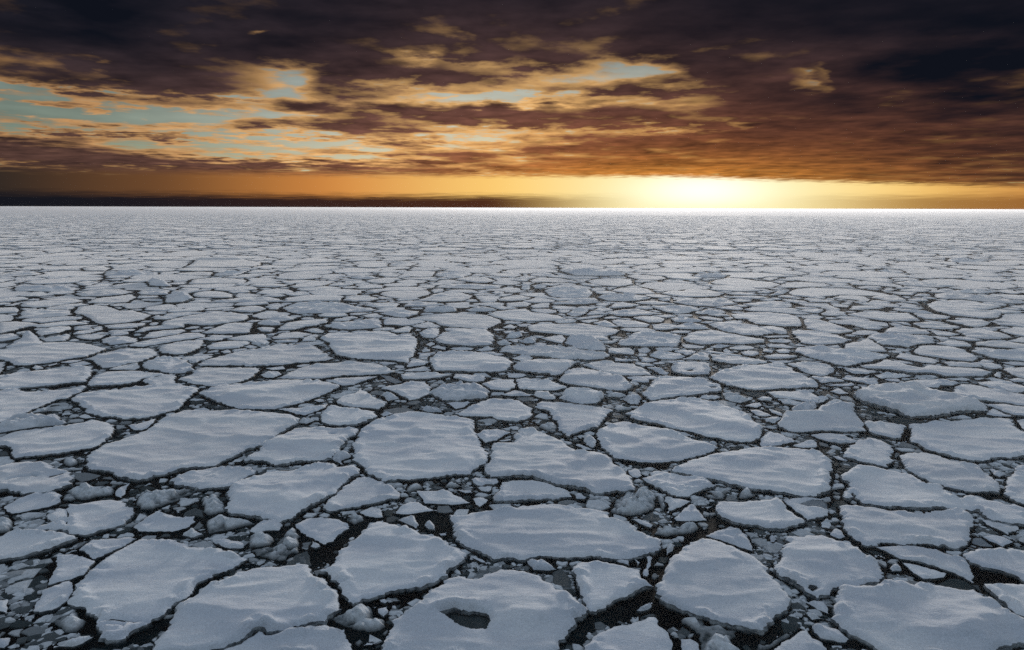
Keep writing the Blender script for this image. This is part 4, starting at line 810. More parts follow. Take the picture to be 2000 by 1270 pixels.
def build_floe(f):
    """returns top vertices, top triangles, wall vertices, wall quads (world coordinates)"""
    P = f['W']; d = f['d']; fb = f['fb']; sd = f['seed']; r = f['r']
    s = max(.09, d * .0021) * (0.8 if r >= .7 else 1); si = max(.13, d * .0042) * (.6 if r >= .3 else 1)
    small = min(1, math.sqrt(f['A']) / 5)
    B = ragged(P, s, (.2 + .12 * (r > 0)) * small + .0016 * d, sd, .03 + .0007 * d)
    loops = [B]; kinds = ['edge']; HL = []
    for hs, kd in HOLES.get(f['id'], []):
        hp = P2W(px(hs), fb); hp = hp if area(hp) < 0 else hp[::-1]
        hp = resample(hp, s * .8); hp = hp + (rs.rand(*hp.shape) - .5) * (.03 if kd == 'crack' else .07)
        loops.append(hp); kinds.append(kd); HL.append(hp)
    lo = B.min(0); hi = B.max(0)
    gx = np.arange(lo[0], hi[0], si); gy = np.arange(lo[1], hi[1], si * .87)
    X, Y = np.meshgrid(gx, gy); X = X + (np.arange(len(gy)) % 2)[:, None] * si / 2
    rr = np.random.RandomState(sd); X = X + (rr.rand(*X.shape) - .5) * si * .4; Y = Y + (rr.rand(*X.shape) - .5) * si * .4
    Q = np.stack([X.ravel(), Y.ravel()], 1); Q = Q[inside(Q[:, 0], Q[:, 1], B)]
    for h in HL: Q = Q[~inside(Q[:, 0], Q[:, 1], h)]
    allb = loops
    if len(Q):
        de = np.min([seg_dist(Q, L) for L in allb], 0); Q = Q[de > .45 * s]
    V2 = np.concatenate(loops + [Q]) if len(Q) else np.concatenate(loops)
    ed = []; k = 0
    for L in loops:
        n = len(L); ed += [(k + i, k + (i + 1) % n) for i in range(n)]; k += n
    nb = k
    vo, eo, fo, ov, oe, of = geometry.delaunay_2d_cdt([Vector(v) for v in V2], ed, [], 1, 1e-5)
    inv = {}
    for j_, l_ in enumerate(ov):
        for i_ in l_: inv[i_] = j_
    V2 = np.array([[v[0], v[1]] for v in vo]); T = np.array([t for t in fo if len(t) == 3], np.int64)
    if HL:
        cen = V2[T].mean(1); ok = np.ones(len(T), bool)
        for h in HL: ok &= ~inside(cen[:, 0], cen[:, 1], h)
        T = T[ok]
    # height of the snow surface
    x, y = V2[:, 0], V2[:, 1]
    D = np.min([seg_dist(V2, L) for L in allb], 0)
    ew = max(.2, .0045 * d) * min(1, small + .2); t = np.clip(D / ew, 0, 1); rim = 1 - (1 - t) ** 2
    th = rr.uniform(-.25, .25); u = x * math.cos(th) + y * math.sin(th); v = -x * math.sin(th) + y * math.cos(th)
    am = rr.uniform(.5, 1.4) * small
    z = fb * (.74 + .26 * rim) + (fbm(x * .6 + 3, y * .6, sd + 9, 3) - .5) * .07 * small
    z += am * .07 * (fbm(x / 6, y / 6, sd, 3) - .5) * rim
    rg = 1 - np.abs(2 * fbm(u / 6.5, v / 2.8, sd + 3, 2) - 1)
    z += am * .06 * (np.clip((rg - .5) / .5, 0, 1) ** 1.7) * rim
    z += am * .055 * (fbm(u / 1.3, v / .5, sd + 5, 3) - .5) * rim
    for rl, hh, ww in RIDGES.get(f['id'], []):
        L = P2W(px(rl), fb); q = seg_dist(V2, L, False); near = V2[:, 1] < np.interp(V2[:, 0], L[np.argsort(L[:, 0]), 0], L[np.argsort(L[:, 0]), 1])
        w2 = np.where(near, ww * 1.0, ww * 2.4)
        z += .55 * hh * np.exp(-(q / w2) ** 2) * (.55 + .9 * fbm(x / 1.2, y / 1.2, sd + 6, 3)) * (.35 + .65 * rim)
    if r > 0 and not f['w']:
        c1 = max(.5, .011 * d)
        lump = domes(x, y, c1 * 1.5, sd) * .6 + domes(x, y, c1 * .62, sd + 50) * .4
        if r >= .7: lump = (lump - .22) * 1.35
        msk = 1.0 if r >= .5 else np.clip((fbm(x / 2.5, y / 2.5, sd + 8, 2) - (.62 - r * .55)) * 5, 0, 1)
        taper = np.clip(D / (c1 * 1.1), .0, 1) ** .7
        z += (r if r < .5 else .5 + r * .5) * (1.0 if r < .5 else 1.15) * c1 * lump * msk * taper
    if r < .7 and d < 75 and not f['w']:      # crumbs pushed up along the rim
        cm = np.clip((fbm(x * .5 + 50, y * .5, sd + 12, 2) - .52) * 8, 0, 1) * np.clip(1 - np.abs(D - .25) / .4, 0, 1)
        z += cm * .2 * domes(x, y, .34, sd + 60)
    z = np.maximum(z, .03)
    # wall of ice round every outline
    WV = []; WF = []; b = 0; k = 0
    for L in loops:
        n = len(L); zt = np.array([z[inv[k + i]] for i in range(n)])
        tt = np.roll(L, -1, 0) - np.roll(L, 1, 0); nr = np.stack([tt[:, 1], -tt[:, 0]], 1) / (np.hypot(tt[:, 0], tt[:, 1])[:, None] + 1e-9)
        j1 = (fbm(L[:, 0] * 3, L[:, 1] * 3, sd + 1, 2) - .35) * .16 * small; j2 = (fbm(L[:, 0] * 2, L[:, 1] * 2, sd + 4, 2) - .4) * .3 * small
        if k: j1 = j1 * .12; j2 = j2 * .12
        rows = [(L, zt), (L + nr * j1[:, None], zt * .5), (L + nr * j2[:, None], np.full(n, -.02)), (L + nr * (j2 - .1)[:, None], np.full(n, -.35))]
        for q, zz in rows: WV.append(np.column_stack([q, zz]))
        for rI in range(3):
            for i in range(n):
                a = b + rI * n + i; a2 = b + rI * n + (i + 1) % n; WF.append((a, a + n, a2 + n, a2))
        b += 4 * n; k += n
    return np.column_stack([V2, z]), T, np.concatenate(WV), np.array(WF), kinds, loops
# ---------------------------------------------------------------- sea, distant ice
def ring_sheet(name, z, rings, nseg, mat, a0=-180, a1=180):
    V = []; Fc = []; full = a1 - a0 >= 360; m_ = nseg if full else nseg + 1
    for rr_ in rings:
        for i in range(m_):
            a = R(a0 + (a1 - a0) * i / nseg); V.append((rr_ * math.sin(a), rr_ * math.cos(a), z))
    for k in range(len(rings) - 1):
        for i in range(nseg):
            j = (i + 1) % m_; Fc.append((k * m_ + i, (k + 1) * m_ + i, (k + 1) * m_ + j, k * m_ + j))
    o = mesh_object(name, V, Fc, [mat]); return o
sea = ring_sheet('sea', 0.0, [0.01, 30, 90, 300, 1000, 4000, 15000, 40000], 48, WATER); sea['kind'] = 'structure'

# ---------------------------------------------------------------- the floes one can tell apart
order = sorted(range(len(traced)), key=lambda i: -traced[i]['pa'])
singles = set(order[:NSINGLE])
def thing(name, label, cat, loc, group=None):
    o = bpy.data.objects.new(name, None); C.objects.link(o); o.location = loc; o['label'] = label; o['category'] = cat
    if group: o['group'] = group
    return o
smallV = []; smallF = []; smallM = []; sb = 0
for i, f in enumerate(traced):
    V, T, WVx, WF, kinds, loops = build_floe(f)
    f['edge'] = loops[0]
    wall = [EDGE, SNOW] if True else None
    kind = 'rubble_heap' if f['id'][0] == 'R' else ('ice_block' if f['r'] >= .5 and f['pa'] < 2500 else 'ice_floe')
    f['kind'] = kind
    wm = GREYICE if f['w'] else SNOW
    if i in singles:
        c = np.array([f['c'][0], f['c'][1], 0.0]); nm = kind
        if f['pa'] > 900:
            t = thing(nm, '', '', c)
            rub = f['r'] >= .7
            mesh_object('ice_lumps' if rub else 'snow_cover', V - c, T, [BRASH if rub else wm], t, smooth=not rub, attr=np.clip((V[:, 2] - .03) / .2, .05, 1) if rub else None)  # crevice shade and wet ice painted into the heap's tone by height
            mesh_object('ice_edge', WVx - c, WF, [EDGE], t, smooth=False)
            for L, kd in zip(loops[1:], kinds[1:]):
                if kd == 'crack': continue
                zz = .04 if kd == 'pool' else f['fb'] * .72
                n = len(L); ctr = L.mean(0); G2 = np.concatenate([L, [ctr]])
                fc = [(q, (q + 1) % n, n) for q in range(n)]
                mesh_object('melt_pool', np.column_stack([G2, np.full(n + 1, zz)]) - c, fc, [POOL if kd == 'pool' else GREYICE], t)
        else:
            VV = np.concatenate([V, WVx]) - c; FF = [tuple(q) for q in T] + [tuple(q + len(V)) for q in WF]
            mi = np.array([0] * len(T) + [1] * len(WF)); t = mesh_object(nm, VV, FF, [BRASH if f['r'] >= .7 else wm, EDGE], None, c, mi, smooth=mi == 0, attr=np.clip((VV[:, 2] - .03) / .2, .05, 1))  # low lumps toned dark: painted crevice shade over wet ice
        f['obj'] = t
    else:
        smallV.append(np.concatenate([V, WVx])); smallF += [tuple(q + sb) for q in T] + [tuple(q + len(V) + sb) for q in WF]
        smallM += [0] * len(T) + [1] * len(WF); sb += len(V) + len(WVx)

# ---------------------------------------------------------------- occupancy of the water by traced ice
def grid(x0, x1, y0, y1, res):
    nx = int((x1 - x0) / res); ny = int((y1 - y0) / res); return np.zeros((ny, nx), bool)
def mark(O, x0, y0, res, P, pad=0.0):
    if pad: c = P.mean(0); v = P - c; l = np.hypot(v[:, 0], v[:, 1])[:, None]; P = c + v * (l + pad) / (l + 1e-9)
    ny, nx = O.shape; lo = P.min(0); hi = P.max(0)
    i0 = max(0, int((lo[0] - x0) / res)); i1 = min(nx, int((hi[0] - x0) / res) + 2); j0 = max(0, int((lo[1] - y0) / res)); j1 = min(ny, int((hi[1] - y0) / res) + 2)
    if i0 >= i1 or j0 >= j1: return
    X, Y = np.meshgrid(x0 + (np.arange(i0, i1) + .5) * res, y0 + (np.arange(j0, j1) + .5) * res); O[j0:j1, i0:i1] |= inside(X, Y, P)
NR = 18; TH = np.arange(NR) * 2 * math.pi / NR
def star_fill(O, x0, y0, res, levels, seed, yfar, wrap=False, gap=.0004, g0=.16, mask=None):
    """fills the free cells with many-sided floes that follow their neighbours' outlines"""
    rn = np.random.RandomState(seed); ny, nx = O.shape; polys = []
    for Rm, tries, keep in levels:
        for _ in range(tries):
            i = rn.randint(nx); j = rn.randint(ny)
            if O[j, i] or (mask is not None and rn.rand() > mask[j, i]): continue
            sx = x0 + (i + .5) * res; sy = y0 + (j + .5) * res
            if not wrap and (abs(sx) > .80 * sy + 6): continue
            rmax = Rm * (.65 + .45 * rn.rand()); el_ = rn.uniform(.65, 1.0); ph = rn.uniform(0, 6.28)
            lim = rmax * (1 - (1 - el_) * np.abs(np.sin(TH - ph))) * rn.uniform(.86, 1.06, NR)
            st = np.arange(1, int(rmax * 1.3 / res) + 2) * res
            X = ((sx + np.cos(TH)[:, None] * st - x0) / res).astype(int); Y = ((sy + np.sin(TH)[:, None] * st - y0) / res).astype(int)
            if wrap: hit = O[Y % ny, X % nx]
            else:
                ok = (X >= 0) & (X < nx) & (Y >= 0) & (Y < ny); hit = np.where(ok, O[np.clip(Y, 0, ny - 1), np.clip(X, 0, nx - 1)], False)
            fr = np.where(hit.any(1), st[hit.argmax(1)] - res, 1e9)
            gp = (gap * (sy if not wrap else 1900)) + rn.uniform(.02, g0) + (.0012 * sy if not wrap and sy > 60 else 0)
            rad = np.minimum(lim, fr - gp)
            if rad.min() < .12 * rmax or np.mean(rad) < keep * rmax: continue
            rad = np.minimum(rad, np.roll(rad, 1) * 1.6); rad = np.minimum(rad, np.roll(rad, -1) * 1.6)
            P = np.stack([sx + np.cos(TH) * rad, sy + np.sin(TH) * rad], 1); polys.append(P)
            if wrap:
                for ox in (-1, 0, 1):
                    for oy in (-1, 0, 1): mark(O, x0, y0, res, P + [ox * nx * res, oy * ny * res])
            else: mark(O, x0, y0, res, P)
    return polys
def plate(P, z, rn, thick=.3):
    """one low floe: top polygon, bevel, wall; returns verts, faces, material ids"""
    n = len(P); c = P.mean(0); In = c + (P - c) * (1 - min(.25, .25 / (np.hypot(*(P - c).T).mean() + .01)))
    tx, ty = rn.uniform(-.012, .012, 2)
    zt = z + (In - c) @ [tx, ty] + rn.uniform(-.02, .02, n) * min(1, z * 4)
    V = np.concatenate([np.column_stack([In, zt]), np.column_stack([P, np.full(n, z * .68)]), np.column_stack([P + (rn.rand(n, 2) - .5) * .08, np.full(n, -.12)]), [[c[0], c[1], z + rn.uniform(0, .06) * min(1, z * 4)]]])
    Fc = []
    for i in range(n):
        j = (i + 1) % n; Fc += [(3 * n, i, j), (i, i + n, j + n, j), (i + n, i + 2 * n, j + 2 * n, j + n)]
    return V, Fc, [0, 0, 1] * n
class Bag:
    def __init__(s): s.V = []; s.F = []; s.M = []; s.T = []; s.b = 0
    def add(s, V, Fc, Mi, tone=None):
        s.V.append(V); s.F += [tuple(k + s.b for k in q) for q in Fc]; s.M += Mi; s.b += len(V)
        if tone is not None: s.T.append(np.full(len(V), tone))
rn = np.random.RandomState(11)
GX0, GX1, GY0, GY1, RES = -215, 215, 18, 262, .25
O = grid(GX0, GX1, GY0, GY1, RES)
for f in traced: mark(O, GX0, GY0, RES, f['W'], .12 + .0004 * f['d'])
def keep_clear(pts):
    mark(O, GX0, GY0, RES, P2W(px(pts)))
# leads of open water stay open
OPEN = ['A1 1040,840 1200,800 1380,780 1440,740 1300,860 1120,960 1060,900', 'A2 600,990 760,960 900,850 1080,800 1130,900 1180,930 1100,985 1040,980 900,1050 700,1090 600,1160 540,1230 480,1270 380,1270 420,1180',
 'A2 1150,920 1300,1000 1420,1000 1300,1030 1290,1100 1230,1140 1130,1010', 'A1 450,620 420,500 560,470 700,390 850,280 880,270 700,420 590,550 520,620', 'A1 1270,230 1490,210 1500,330 1540,440 1400,390 1300,280',
 'A3 1600,620 1800,660 1984,760 1650,745 1590,640', 'A0 680,990 740,1100 860,1200 960,1190 1180,1080 1330,960 1290,1090 1200,1240 700,1250 560,1000', 'B4 1260,900 1780,915 1830,920 1950,1010 1700,980 1370,930', 'B0 0,445 100,450 90,490 0,490',
 'C0 200,690 600,660 820,630 840,665 500,705', 'C0 860,715 1370,620 1480,655 1100,700', 'B3 600,590 350,630 100,605 30,610 100,650 520,690 560,640', 'A2 1750,1140 1940,1130 1984,1180 1820,1200']
FO = O.copy()
near_levels = [(9, 700, .62), (6, 2500, .6), (4, 6000, .55), (2.6, 12000, .5), (1.7, 26000, .42), (1.05, 40000, .4)]
# only the middle distance gets more floes; near the camera every gap keeps the loose brash
Yc = GY0 + (np.arange(O.shape[0]) + .5) * RES
Onear = O.copy(); Onear[Yc < 60] = True
mid = star_fill(Onear, GX0, GY0, RES, near_levels, 3, 260)
bag = Bag()
for P in mid:
    P = ragged(P, max(.35, np.hypot(*P.mean(0)) * .004), .2 * min(1, math.sqrt(abs(area(P))) / 3) + .0008 * P.mean(0)[1], rn.randint(9999))
    V, Fc, Mi = plate(P, rn.uniform(.13, .32) * min(1, math.sqrt(abs(area(P))) / 2.2), rn); bag.add(V, Fc, Mi)
    mark(O, GX0, GY0, RES, P)
# ---------------------------------------------------------------- brash ice: loose bits in the gaps
for s_ in OPEN: keep_clear(s_)
br = Bag(); ny, nx = O.shape
# packed shards: flat broken plates wedged into the leads near the camera
FX0, FX1, FY0, FY1, FR = -62, 62, 19, 84, .1
OF = grid(FX0, FX1, FY0, FY1, FR)
for f in traced:
    if f['d'] < 110: mark(OF, FX0, FY0, FR, f['W'], .05)
for s_ in OPEN: mark(OF, FX0, FY0, FR, P2W(px(s_)))
jj, ii = np.mgrid[0:OF.shape[0], 0:OF.shape[1]]
MK = np.clip((fbm(ii / 38.0 + 9, jj / 38.0, 41, 3) - .36) * 6, .06, 1)
sh = star_fill(OF, FX0, FY0, FR, [(1.2, 1600, .5), (.75, 12000, .5), (.45, 60000, .45), (.27, 110000, .42)], 21, 0, False, .0, .05, MK)
for P in sh:
    k_ = np.sort(rn.choice(NR, rn.randint(7, 11), replace=False))
    P = (P[k_] if abs(area(P[k_])) < 1.02 * abs(area(P)) else P); P = P + (rn.rand(len(P), 2) - .5) * .05
    if abs(area(P)) < .02 or area(P) < 0: continue
    tone = rn.choice([.02, .1, .3, .65, .95], p=[.3, .22, .18, .16, .14]); n_ = len(P); c = P.mean(0); r_ = math.sqrt(area(P))
    hgt = rn.uniform(.03, .07) + .10 * tone * min(1, r_) * rn.rand(); In = c + (P - c) * rn.uniform(.82, .94); tl = rn.uniform(-.05, .05, 2) / max(1, r_ * 1.5)
    V = np.concatenate([np.column_stack([In, np.maximum(.02, hgt + (In - c) @ tl)]), np.column_stack([P, np.maximum(.01, hgt * .5 + (P - c) @ tl)]), np.column_stack([P, np.full(n_, -.08)]), [[c[0], c[1], hgt]]])
    Fc = []
    for a in range(n_):
        b_ = (a + 1) % n_; Fc += [(3 * n_, a, b_), (a, a + n_, b_ + n_, b_), (a + n_, a + 2 * n_, b_ + 2 * n_, b_ + n_)]
    br.add(V, Fc, [0] * 3 * n_, tone)
def scatter(n, r0, r1, ymin, ymax, dens, seed):
    q = np.random.RandomState(seed)
    jy, jx = np.nonzero(~O); yy = GY0 + (jy + .5) * RES; xx = GX0 + (jx + .5) * RES
    k = (yy > ymin) & (yy < ymax) & (np.abs(xx) < .76 * yy + 3); jx = xx[k]; jy = yy[k]
    if not len(jx): return
    w = fbm(jx / 5, jy / 5, 77, 2); wgt = np.clip((w - dens) * 6, .02, 1); wgt /= wgt.sum()
    for t in q.choice(len(jx), n, p=wgt):
        x = jx[t] + q.uniform(-.5, .5) * RES; y = jy[t] + q.uniform(-.5, .5) * RES; r_ = r0 * (r1 / r0) ** (q.rand() ** 1.8)
        i, j = int((x - GX0) / RES), int((y - GY0) / RES); m_ = max(1, int(r_ / RES))
        if O[max(0, j - m_):j + m_ + 1, max(0, i - m_):i + m_ + 1].any() and r_ > .22:
            r_ *= .5
        n_ = q.randint(4, 7); th = np.sort(q.rand(n_) * .7 + np.arange(n_)) / n_ * 6.283; st_ = q.uniform(.45, 1); ph = q.rand() * 3.14
        rad = r_ * q.uniform(.7, 1.15, n_); lx = np.cos(th) * rad; ly = np.sin(th) * rad * st_
        P = np.stack([x + lx * math.cos(ph) - ly * math.sin(ph), y + lx * math.sin(ph) + ly * math.cos(ph)], 1)
        tone = q.choice([.05, .2, .5, .85, 1.0], p=[.25, .2, .18, .2, .17]); hgt = r_ * q.uniform(.1, .34) * (.35 + .65 * tone)
        c = P.mean(0); In = c + (P - c) * q.uniform(.5, .85)
        V = np.concatenate([np.column_stack([In, hgt * q.uniform(.75, 1.1, n_)]), np.column_stack([P, np.full(n_, hgt * .3)]), np.column_stack([P, np.full(n_, -.06)]), [[c[0], c[1], hgt * 1.12]]])
        Fc = []
        for a in range(n_):
            b_ = (a + 1) % n_; Fc += [(3 * n_, a, b_), (a, a + n_, b_ + n_, b_), (a + n_, a + 2 * n_, b_ + 2 * n_, b_ + n_)]
        br.add(V, Fc, [0] * 3 * n_, tone)
scatter(NBR[0], .05, .7, 20, 45, .42, 1); scatter(NBR[1], .07, .9, 45, 80, .38, 2); scatter(NBR[2], .15, 1.1, 80, 230, .3, 3)
bo = mesh_object('brash_ice', np.concatenate(br.V), br.F, [BRASH], smooth=False, attr=np.concatenate(br.T)); bo['kind'] = 'stuff'
bo['label'] = 'loose brash ice and wet slush drifting in the gaps between the floes'; bo['category'] = 'brash ice'
# small floes beyond the 300 largest
bag.V.append(np.concatenate(smallV)) if smallV else None
bag.F += [tuple(k + bag.b for k in q) for q in smallF]; bag.M += smallM
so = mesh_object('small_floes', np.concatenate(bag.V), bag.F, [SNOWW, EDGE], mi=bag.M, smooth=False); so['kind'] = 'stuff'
so['label'] = 'hundreds of small flat ice floes packed between the larger ones'; so['category'] = 'ice floes'
# ---------------------------------------------------------------- far pack: a patch of floes repeated to 1500 m
TS = 180.0; PO = grid(0, TS, 0, TS, .5)
pt = star_fill(PO, 0, 0, .5, [(10, 30, .6), (7, 160, .6), (4.8, 900, .55), (3.2, 4000, .5), (2.1, 12000, .4), (1.4, 20000, .35)], 8, 0, True, .0004)
tb = Bag()
for P in pt: V, Fc, Mi = plate(P, rn.uniform(.28, .7), rn); tb.add(V, Fc, Mi)
ca, sa = math.cos(.47), math.sin(.47)
far = []; fV = []; fI = []; fC = []; fM = []; base = 0
cents = np.array([P.mean(0) for P in pt]); cnts = [len(v) for v in tb.V]; offs = np.concatenate([[0], np.cumsum(cnts)])
nf = [3 * len(P) for P in pt]; fo_ = np.concatenate([[0], np.cumsum(nf)])
Fp = [np.array([len(q) for q in tb.F[fo_[i]:fo_[i + 1]]]) for i in range(len(pt))]
Fi = [np.concatenate([np.array(q) for q in tb.F[fo_[i]:fo_[i + 1]]]) - offs[i] for i in range(len(pt))]
FAR = 1500
for a in range(-12, 13):
    for b_ in range(-12, 13):
        ox, oy = a * TS * ca - b_ * TS * sa, a * TS * sa + b_ * TS * ca
        if math.hypot(ox, oy) > FAR + 250 or oy < -50: continue
        cx = cents[:, 0] * ca - cents[:, 1] * sa + ox; cy = cents[:, 0] * sa + cents[:, 1] * ca + oy
        dd = np.hypot(cx, cy); ok = (cy > 0) & (np.abs(cx) < cy * .80 + 8) & (dd < FAR)
        inn = (np.abs(cx) < GX1 - 1) & (cy < GY1 - 3); ok &= ~((cy < 255) & (np.abs(cx) < .80 * cy + 4))
        for i in np.nonzero(ok)[0]:
            V = tb.V[i]; x = V[:, 0] * ca - V[:, 1] * sa + ox; y = V[:, 0] * sa + V[:, 1] * ca + oy
            fV.append(np.column_stack([x, y, V[:, 2]])); fI.append(Fi[i] + base); fC.append(Fp[i]); fM.append(tb.M[fo_[i]:fo_[i + 1]]); base += len(V)
po = mesh_object('pack_ice', np.concatenate(fV), (np.concatenate(fI), np.concatenate(fC)), [SNOWW, EDGE], mi=np.concatenate(fM), smooth=False); po['kind'] = 'stuff'
po['label'] = 'thousands of ice floes of the far pack reaching towards the horizon'; po['category'] = 'pack ice'
# the ice field beyond it
m, g_, b = material('distant_ice'); co = tex_coord(g_, True)
vo = g_.n('ShaderNodeTexVoronoi'); vo.feature = 'DISTANCE_TO_EDGE'; vo.inputs['Scale'].default_value = .11; g_.put(vo.inputs['Vector'], co)
c = g_.mix(g_.step(vo.outputs['Distance'], .02, .08), (0.03, 0.04, 0.05, 1), (0.66, 0.725, 0.80, 1)); g_.put(b.inputs['Base Color'], c)
b.inputs['Roughness'].default_value = .85; b.inputs['Specular IOR Level'].default_value = .05; b.inputs['Sheen Weight'].default_value = .3; b.inputs['Sheen Roughness'].default_value = .5
dist = ring_sheet('distant_ice_field', .22, [FAR - 4, 2200, 4000, 9000, 20000, 40000], 48, m, -60, 60); dist['kind'] = 'structure'

# ---------------------------------------------------------------- cold haze lying on the ice
hz = bpy.data.materials.new('haze_air'); hz.use_nodes = True; nt = hz.node_tree; nt.nodes.clear()
pv = nt.nodes.new('ShaderNodeVolumePrincipled'); om = nt.nodes.new('ShaderNodeOutputMaterial'); nt.links.new(pv.outputs[0], om.inputs['Volume'])
pv.inputs['Color'].default_value = (.93, .96, 1, 1); pv.inputs['Density'].default_value = HAZE; pv.inputs['Anisotropy'].default_value = HANI
S = 42000; zb, zt_ = -1.2, CAM_H + .03
hv = [(x, y, z) for z in (zb, zt_) for y in (-S, S) for x in (-S, S)]
if HAZE > 0:
    ho = mesh_object('haze', hv, [(0, 2, 3, 1), (4, 5, 7, 6), (0, 1, 5, 4), (2, 6, 7, 3), (0, 4, 6, 2), (1, 3, 7, 5)], [hz]); ho['kind'] = 'stuff'
    ho['label'] = 'pale cold haze lying low over the far ice'; ho['category'] = 'haze'

# ---------------------------------------------------------------- what each floe is called
LAND = {  # id: (full label, short way to refer to it)
 'a22': ('large snowy floe pierced by a dark melt pool, close to the lower edge', 'melt pool floe'),
 'a40': ('broad oval snowy floe with small humps, behind the melt pool floe', 'broad oval floe'),
 'a41': ('shield shaped white floe with a crumbling pale rim beside wide open water', 'shield shaped floe'),
 'a42': ('big egg shaped floe with a bent ridge across its smooth snow', 'egg shaped floe'),
 'a21': ('large diamond shaped smooth floe beside a wide black lead', 'diamond shaped floe'),
 'a01': ('big grey floe whose tapering tip is split by two dark cracks', 'cracked tip floe'),
 'a02': ('large sloping pale floe pressed against the cracked tip floe', 'large sloping floe'),
 'b60': ('long slanting floe striped by pale snow ridges', 'slanting striped floe'),
 'b40': ('very large round domed floe with faint snow ripples', 'big round floe'),
 'b41': ('large floe with a square notch in its back and a raised ridge near one tip', 'notched floe'),
 'b42': ('loaf shaped white floe with a thick front edge below the notched floe', 'loaf shaped floe'),
 'b21': ('lens shaped floe crossed by several wavy bright ridges', 'wavy ridged floe'),
 'b20': ('large floe crossed by one long diagonal snow ridge', 'diagonal ridge floe'),
 'b22': ('long flat wedge shaped floe with a sharp pointed end', 'long wedge floe'),
 'b63': ('huge flat slanting floe, the longest of the nearer pack', 'huge slanting floe'),
 'b61': ('rumpled trapezoid floe with grey hollows beside the huge slanting floe', 'rumpled floe'),
 'b44': ('arrowhead shaped floe pointing towards the camera', 'arrowhead floe'),
 'c75': ('leaf shaped floe with a pointed tip behind the big round floe', 'leaf shaped floe'),
 'a60': ('nearly rectangular flat floe with one ragged end', 'rectangular floe'),
 'a61': ('roundish rough floe with dark pits along its near edge', 'pitted floe'),
 'a67': ('very large floe with long curving drift ridges near the lower corner', 'curved drift floe'),
 'b03': ('broad flat four sided floe below the peaked crumbling floe', 'broad flat floe'),
 'b01': ('long tailed floe with a pale ridge at its wide end', 'long tailed floe'),
 'b02': ('smooth tongue shaped floe lying along the long tailed floe', 'tongue shaped floe'),
 'c163': ('thick crumbling floe with a small white peak on its back edge', 'peaked crumbling floe'),
 'b11': ('stout floe with a high pale ridge along its back', 'stout ridged floe'),
 'c100': ('wide smooth hexagonal floe with a dark undercut front', 'wide hexagonal floe'),
 'c101': ('slipper shaped floe with a loose slab on its end', 'slipper shaped floe'),
 'c102': ('small square floe with a dark hole in the middle', 'small holed floe'),
 'c60': ('thick bowl shaped floe standing high out of the water', 'thick bowl floe'),
 'c61': ('smooth oval platter of white ice with a nibbled end', 'oval platter floe'),
 'c35': ('bulky high floe with grey ridges and a ragged end', 'bulky grey floe'),
 'c32': ('long raft of ice crossed by several snow ridges', 'ridged raft floe'),
 'c01': ('wide bowl outlined floe with a forked upper end', 'forked end floe'),
 'c30': ('long low floe tapering to a thin pointed end', 'long tapering floe'),
 'c09': ('grey pyramid shaped ice block tilted up from the pack', 'grey pyramid block'),
 'c62': ('very long thin ribbon of flat white ice', 'white ribbon floe'),
 'c106': ('brick shaped flat floe with straight ends', 'brick shaped floe'),
 'c107': ('long floe with a dark ragged front and a rubbly end', 'rubbly end floe'),
 'c129': ('large long flat floe pointed at both ends', 'twin pointed floe'),
 'c154': ('long low floe with a dark inlet in its back edge', 'inlet floe'),
 'c65': ('pale ridged floe behind the arrowhead floe', 'pale ridged floe'),
 'c64': ('white floe with one raised crest, behind the pale ridged floe', 'crested floe'),
 'c08': ('long grey floe cut by the frame edge under a black lead', 'grey edge floe'),
 'b80': ('long flat floe tapering away from the frame edge', 'flat edge floe'),
 'c86': ('wide white floe lying behind the thick bowl floe', 'wide white floe'),
 'd20': ('far floe raised higher than its neighbours, with a long dark shadow line', 'raised far floe'),
 'd70': ('far lumpy white floe with two humps on its front', 'two humped far floe'),
 'd40': ('far round white floe with a curved dark rim', 'far round floe'),
 'd27': ('far long floe with a rounded blunt tip', 'blunt tipped far floe'),
 'd55': ('broad far floe sloping to a thin pointed side', 'broad far floe'),
 'd110': ('far four sided floe with a stepped dark side', 'stepped far floe'),
 'd111': ('far wide flat floe with ragged ends', 'ragged far floe'),
 'd140': ('far broad floe with a torn front edge and a deep notch', 'torn far floe'),
 'd141': ('far long thick floe reaching the frame edge', 'long thick far floe'),
 'd01': ('far triangular floe with a broad tip towards the camera', 'triangular far floe'),
 'd81': ('far long flat floe behind the brick shaped floe', 'flat far floe'),
 'c153': ('smooth wide floe with a long curved back, between two narrow dark leads', 'curved back floe'),
 'a45': ('flat round ended floe parted by a thin crack from the grey pool floe', 'round ended floe'),
 'a46': ('floe with a grey frozen pool in its corner', 'grey pool floe'),
 'R01': ('tall heap of crumbled white ice rubble beside the broad oval floe', 'tall rubble heap'),
 'R03': ('sprawling heap of jagged ice rubble in front of the egg shaped floe', 'sprawling rubble heap'),
 'a08': ('grey floe split by a short jagged upright crack', 'upright crack floe'),
}
byid = {f['id']: f for f in traced}
ORD = ['', 'second ', 'third ', 'fourth ', 'fifth ', 'sixth ', 'seventh ', 'eighth ', 'ninth ', 'tenth ', 'eleventh ', 'twelfth ']
for f in traced: f['pc'] = f['px'].mean(0) * np.array([1.0, 1.0]); f['pw'] = np.ptp(f['px'][:, 0]); f['ph'] = np.ptp(f['px'][:, 1])
lm = [k for k in LAND if k in byid and 'obj' in byid[k]]
groups = {}
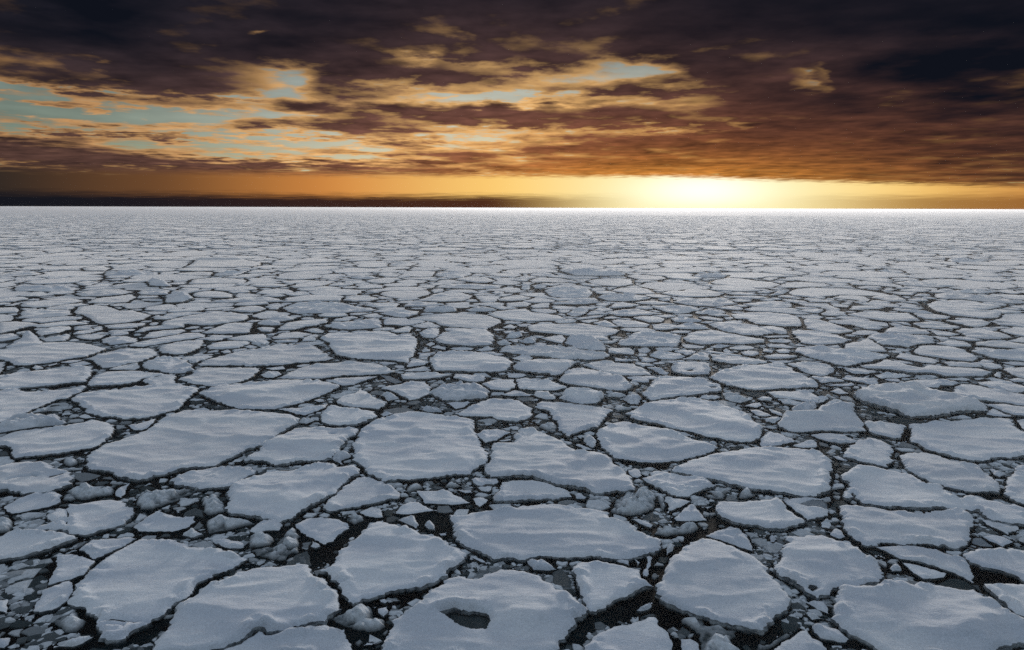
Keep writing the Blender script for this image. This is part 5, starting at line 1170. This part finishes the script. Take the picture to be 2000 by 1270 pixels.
for f in traced:
    if 'obj' not in f: continue
    if f['id'] in LAND: continue
    c = f['c']; q = sorted(lm, key=lambda k: np.hypot(*(byid[k]['c'] - c)) - .35 * math.sqrt(byid[k]['A']))[:5]
    best = None
    for i in range(len(q)):
        for j in range(i + 1, len(q)):
            a, b_ = byid[q[i]]['c'] - c, byid[q[j]]['c'] - c; la, lb = np.hypot(*a), np.hypot(*b_)
            if a @ b_ < -.5 * la * lb and (best is None or la + lb < best[0]): best = (la + lb, q[i], q[j])
    if best and best[0] < .9 * f['d']:
        x, y = sorted(best[1:], key=lambda k: -byid[k]['pa']); key = 'between the %s and the %s' % (LAND[x][1], LAND[y][1])
    else:
        k = q[0]; v = c - byid[k]['c']; dr = 'behind' if v[1] > abs(v[0]) * .8 else ('in front of' if -v[1] > abs(v[0]) * .8 else 'beside')
        if dr == 'beside': dr = 'on the sunward side of' if (v[0] > 0) == (c[0] < c[1] * math.tan(SUN_AZ)) else 'on the side away from the sun of'
        key = '%s the %s' % (dr, LAND[k][1])
        key = key.replace('on the sunward side of the', 'towards the sun from the').replace('on the side away from the sun of the', 'beyond, away from the sun, the') if 0 else key
    groups.setdefault(key, []).append(f)
CATS = {'ice_floe': 'ice floe', 'ice_block': 'ice block', 'rubble_heap': 'rubble heap'}
for key, fs in groups.items():
    fs.sort(key=lambda f: -f['pa']); n = len(fs)
    for i, f in enumerate(fs):
        asp = f['pw'] / max(1, f['ph'])
        sh = 'long thin' if asp > 5.5 else 'long' if asp > 3.6 else 'stubby' if asp < 1.7 else 'angular'
        su = 'lumpy ' if f['r'] >= .5 else 'rough ' if f['r'] > .2 else ''
        noun = {'ice_floe': 'floe', 'ice_block': 'ice block', 'rubble_heap': 'heap of ice rubble'}[f['kind']]
        rank = '' if n == 1 else ('largest ' if i == 0 else 'smallest ' if i == n - 1 and n > 2 else ORD[min(i, 11)] + 'largest ')
        if rank: sh = sh.split()[0] if len(key.split()) > 9 else sh
        lab = ('%s%s%s %s %s' % (rank, su, sh, noun, key)).strip()
        w = lab.split()
        if len(w) > 16: lab = ('%s%s %s' % (rank, noun, key)).strip()
        f['label'] = lab
for f in traced:
    if 'obj' not in f: continue
    o = f['obj']; o['label'] = LAND[f['id']][0] if f['id'] in LAND else f['label']; o['category'] = CATS[f['kind']]
    o['group'] = {'ice_floe': 'floes of the drifting pack ice', 'ice_block': 'loose ice blocks in the leads', 'rubble_heap': 'heaps of ice rubble'}[f['kind']]
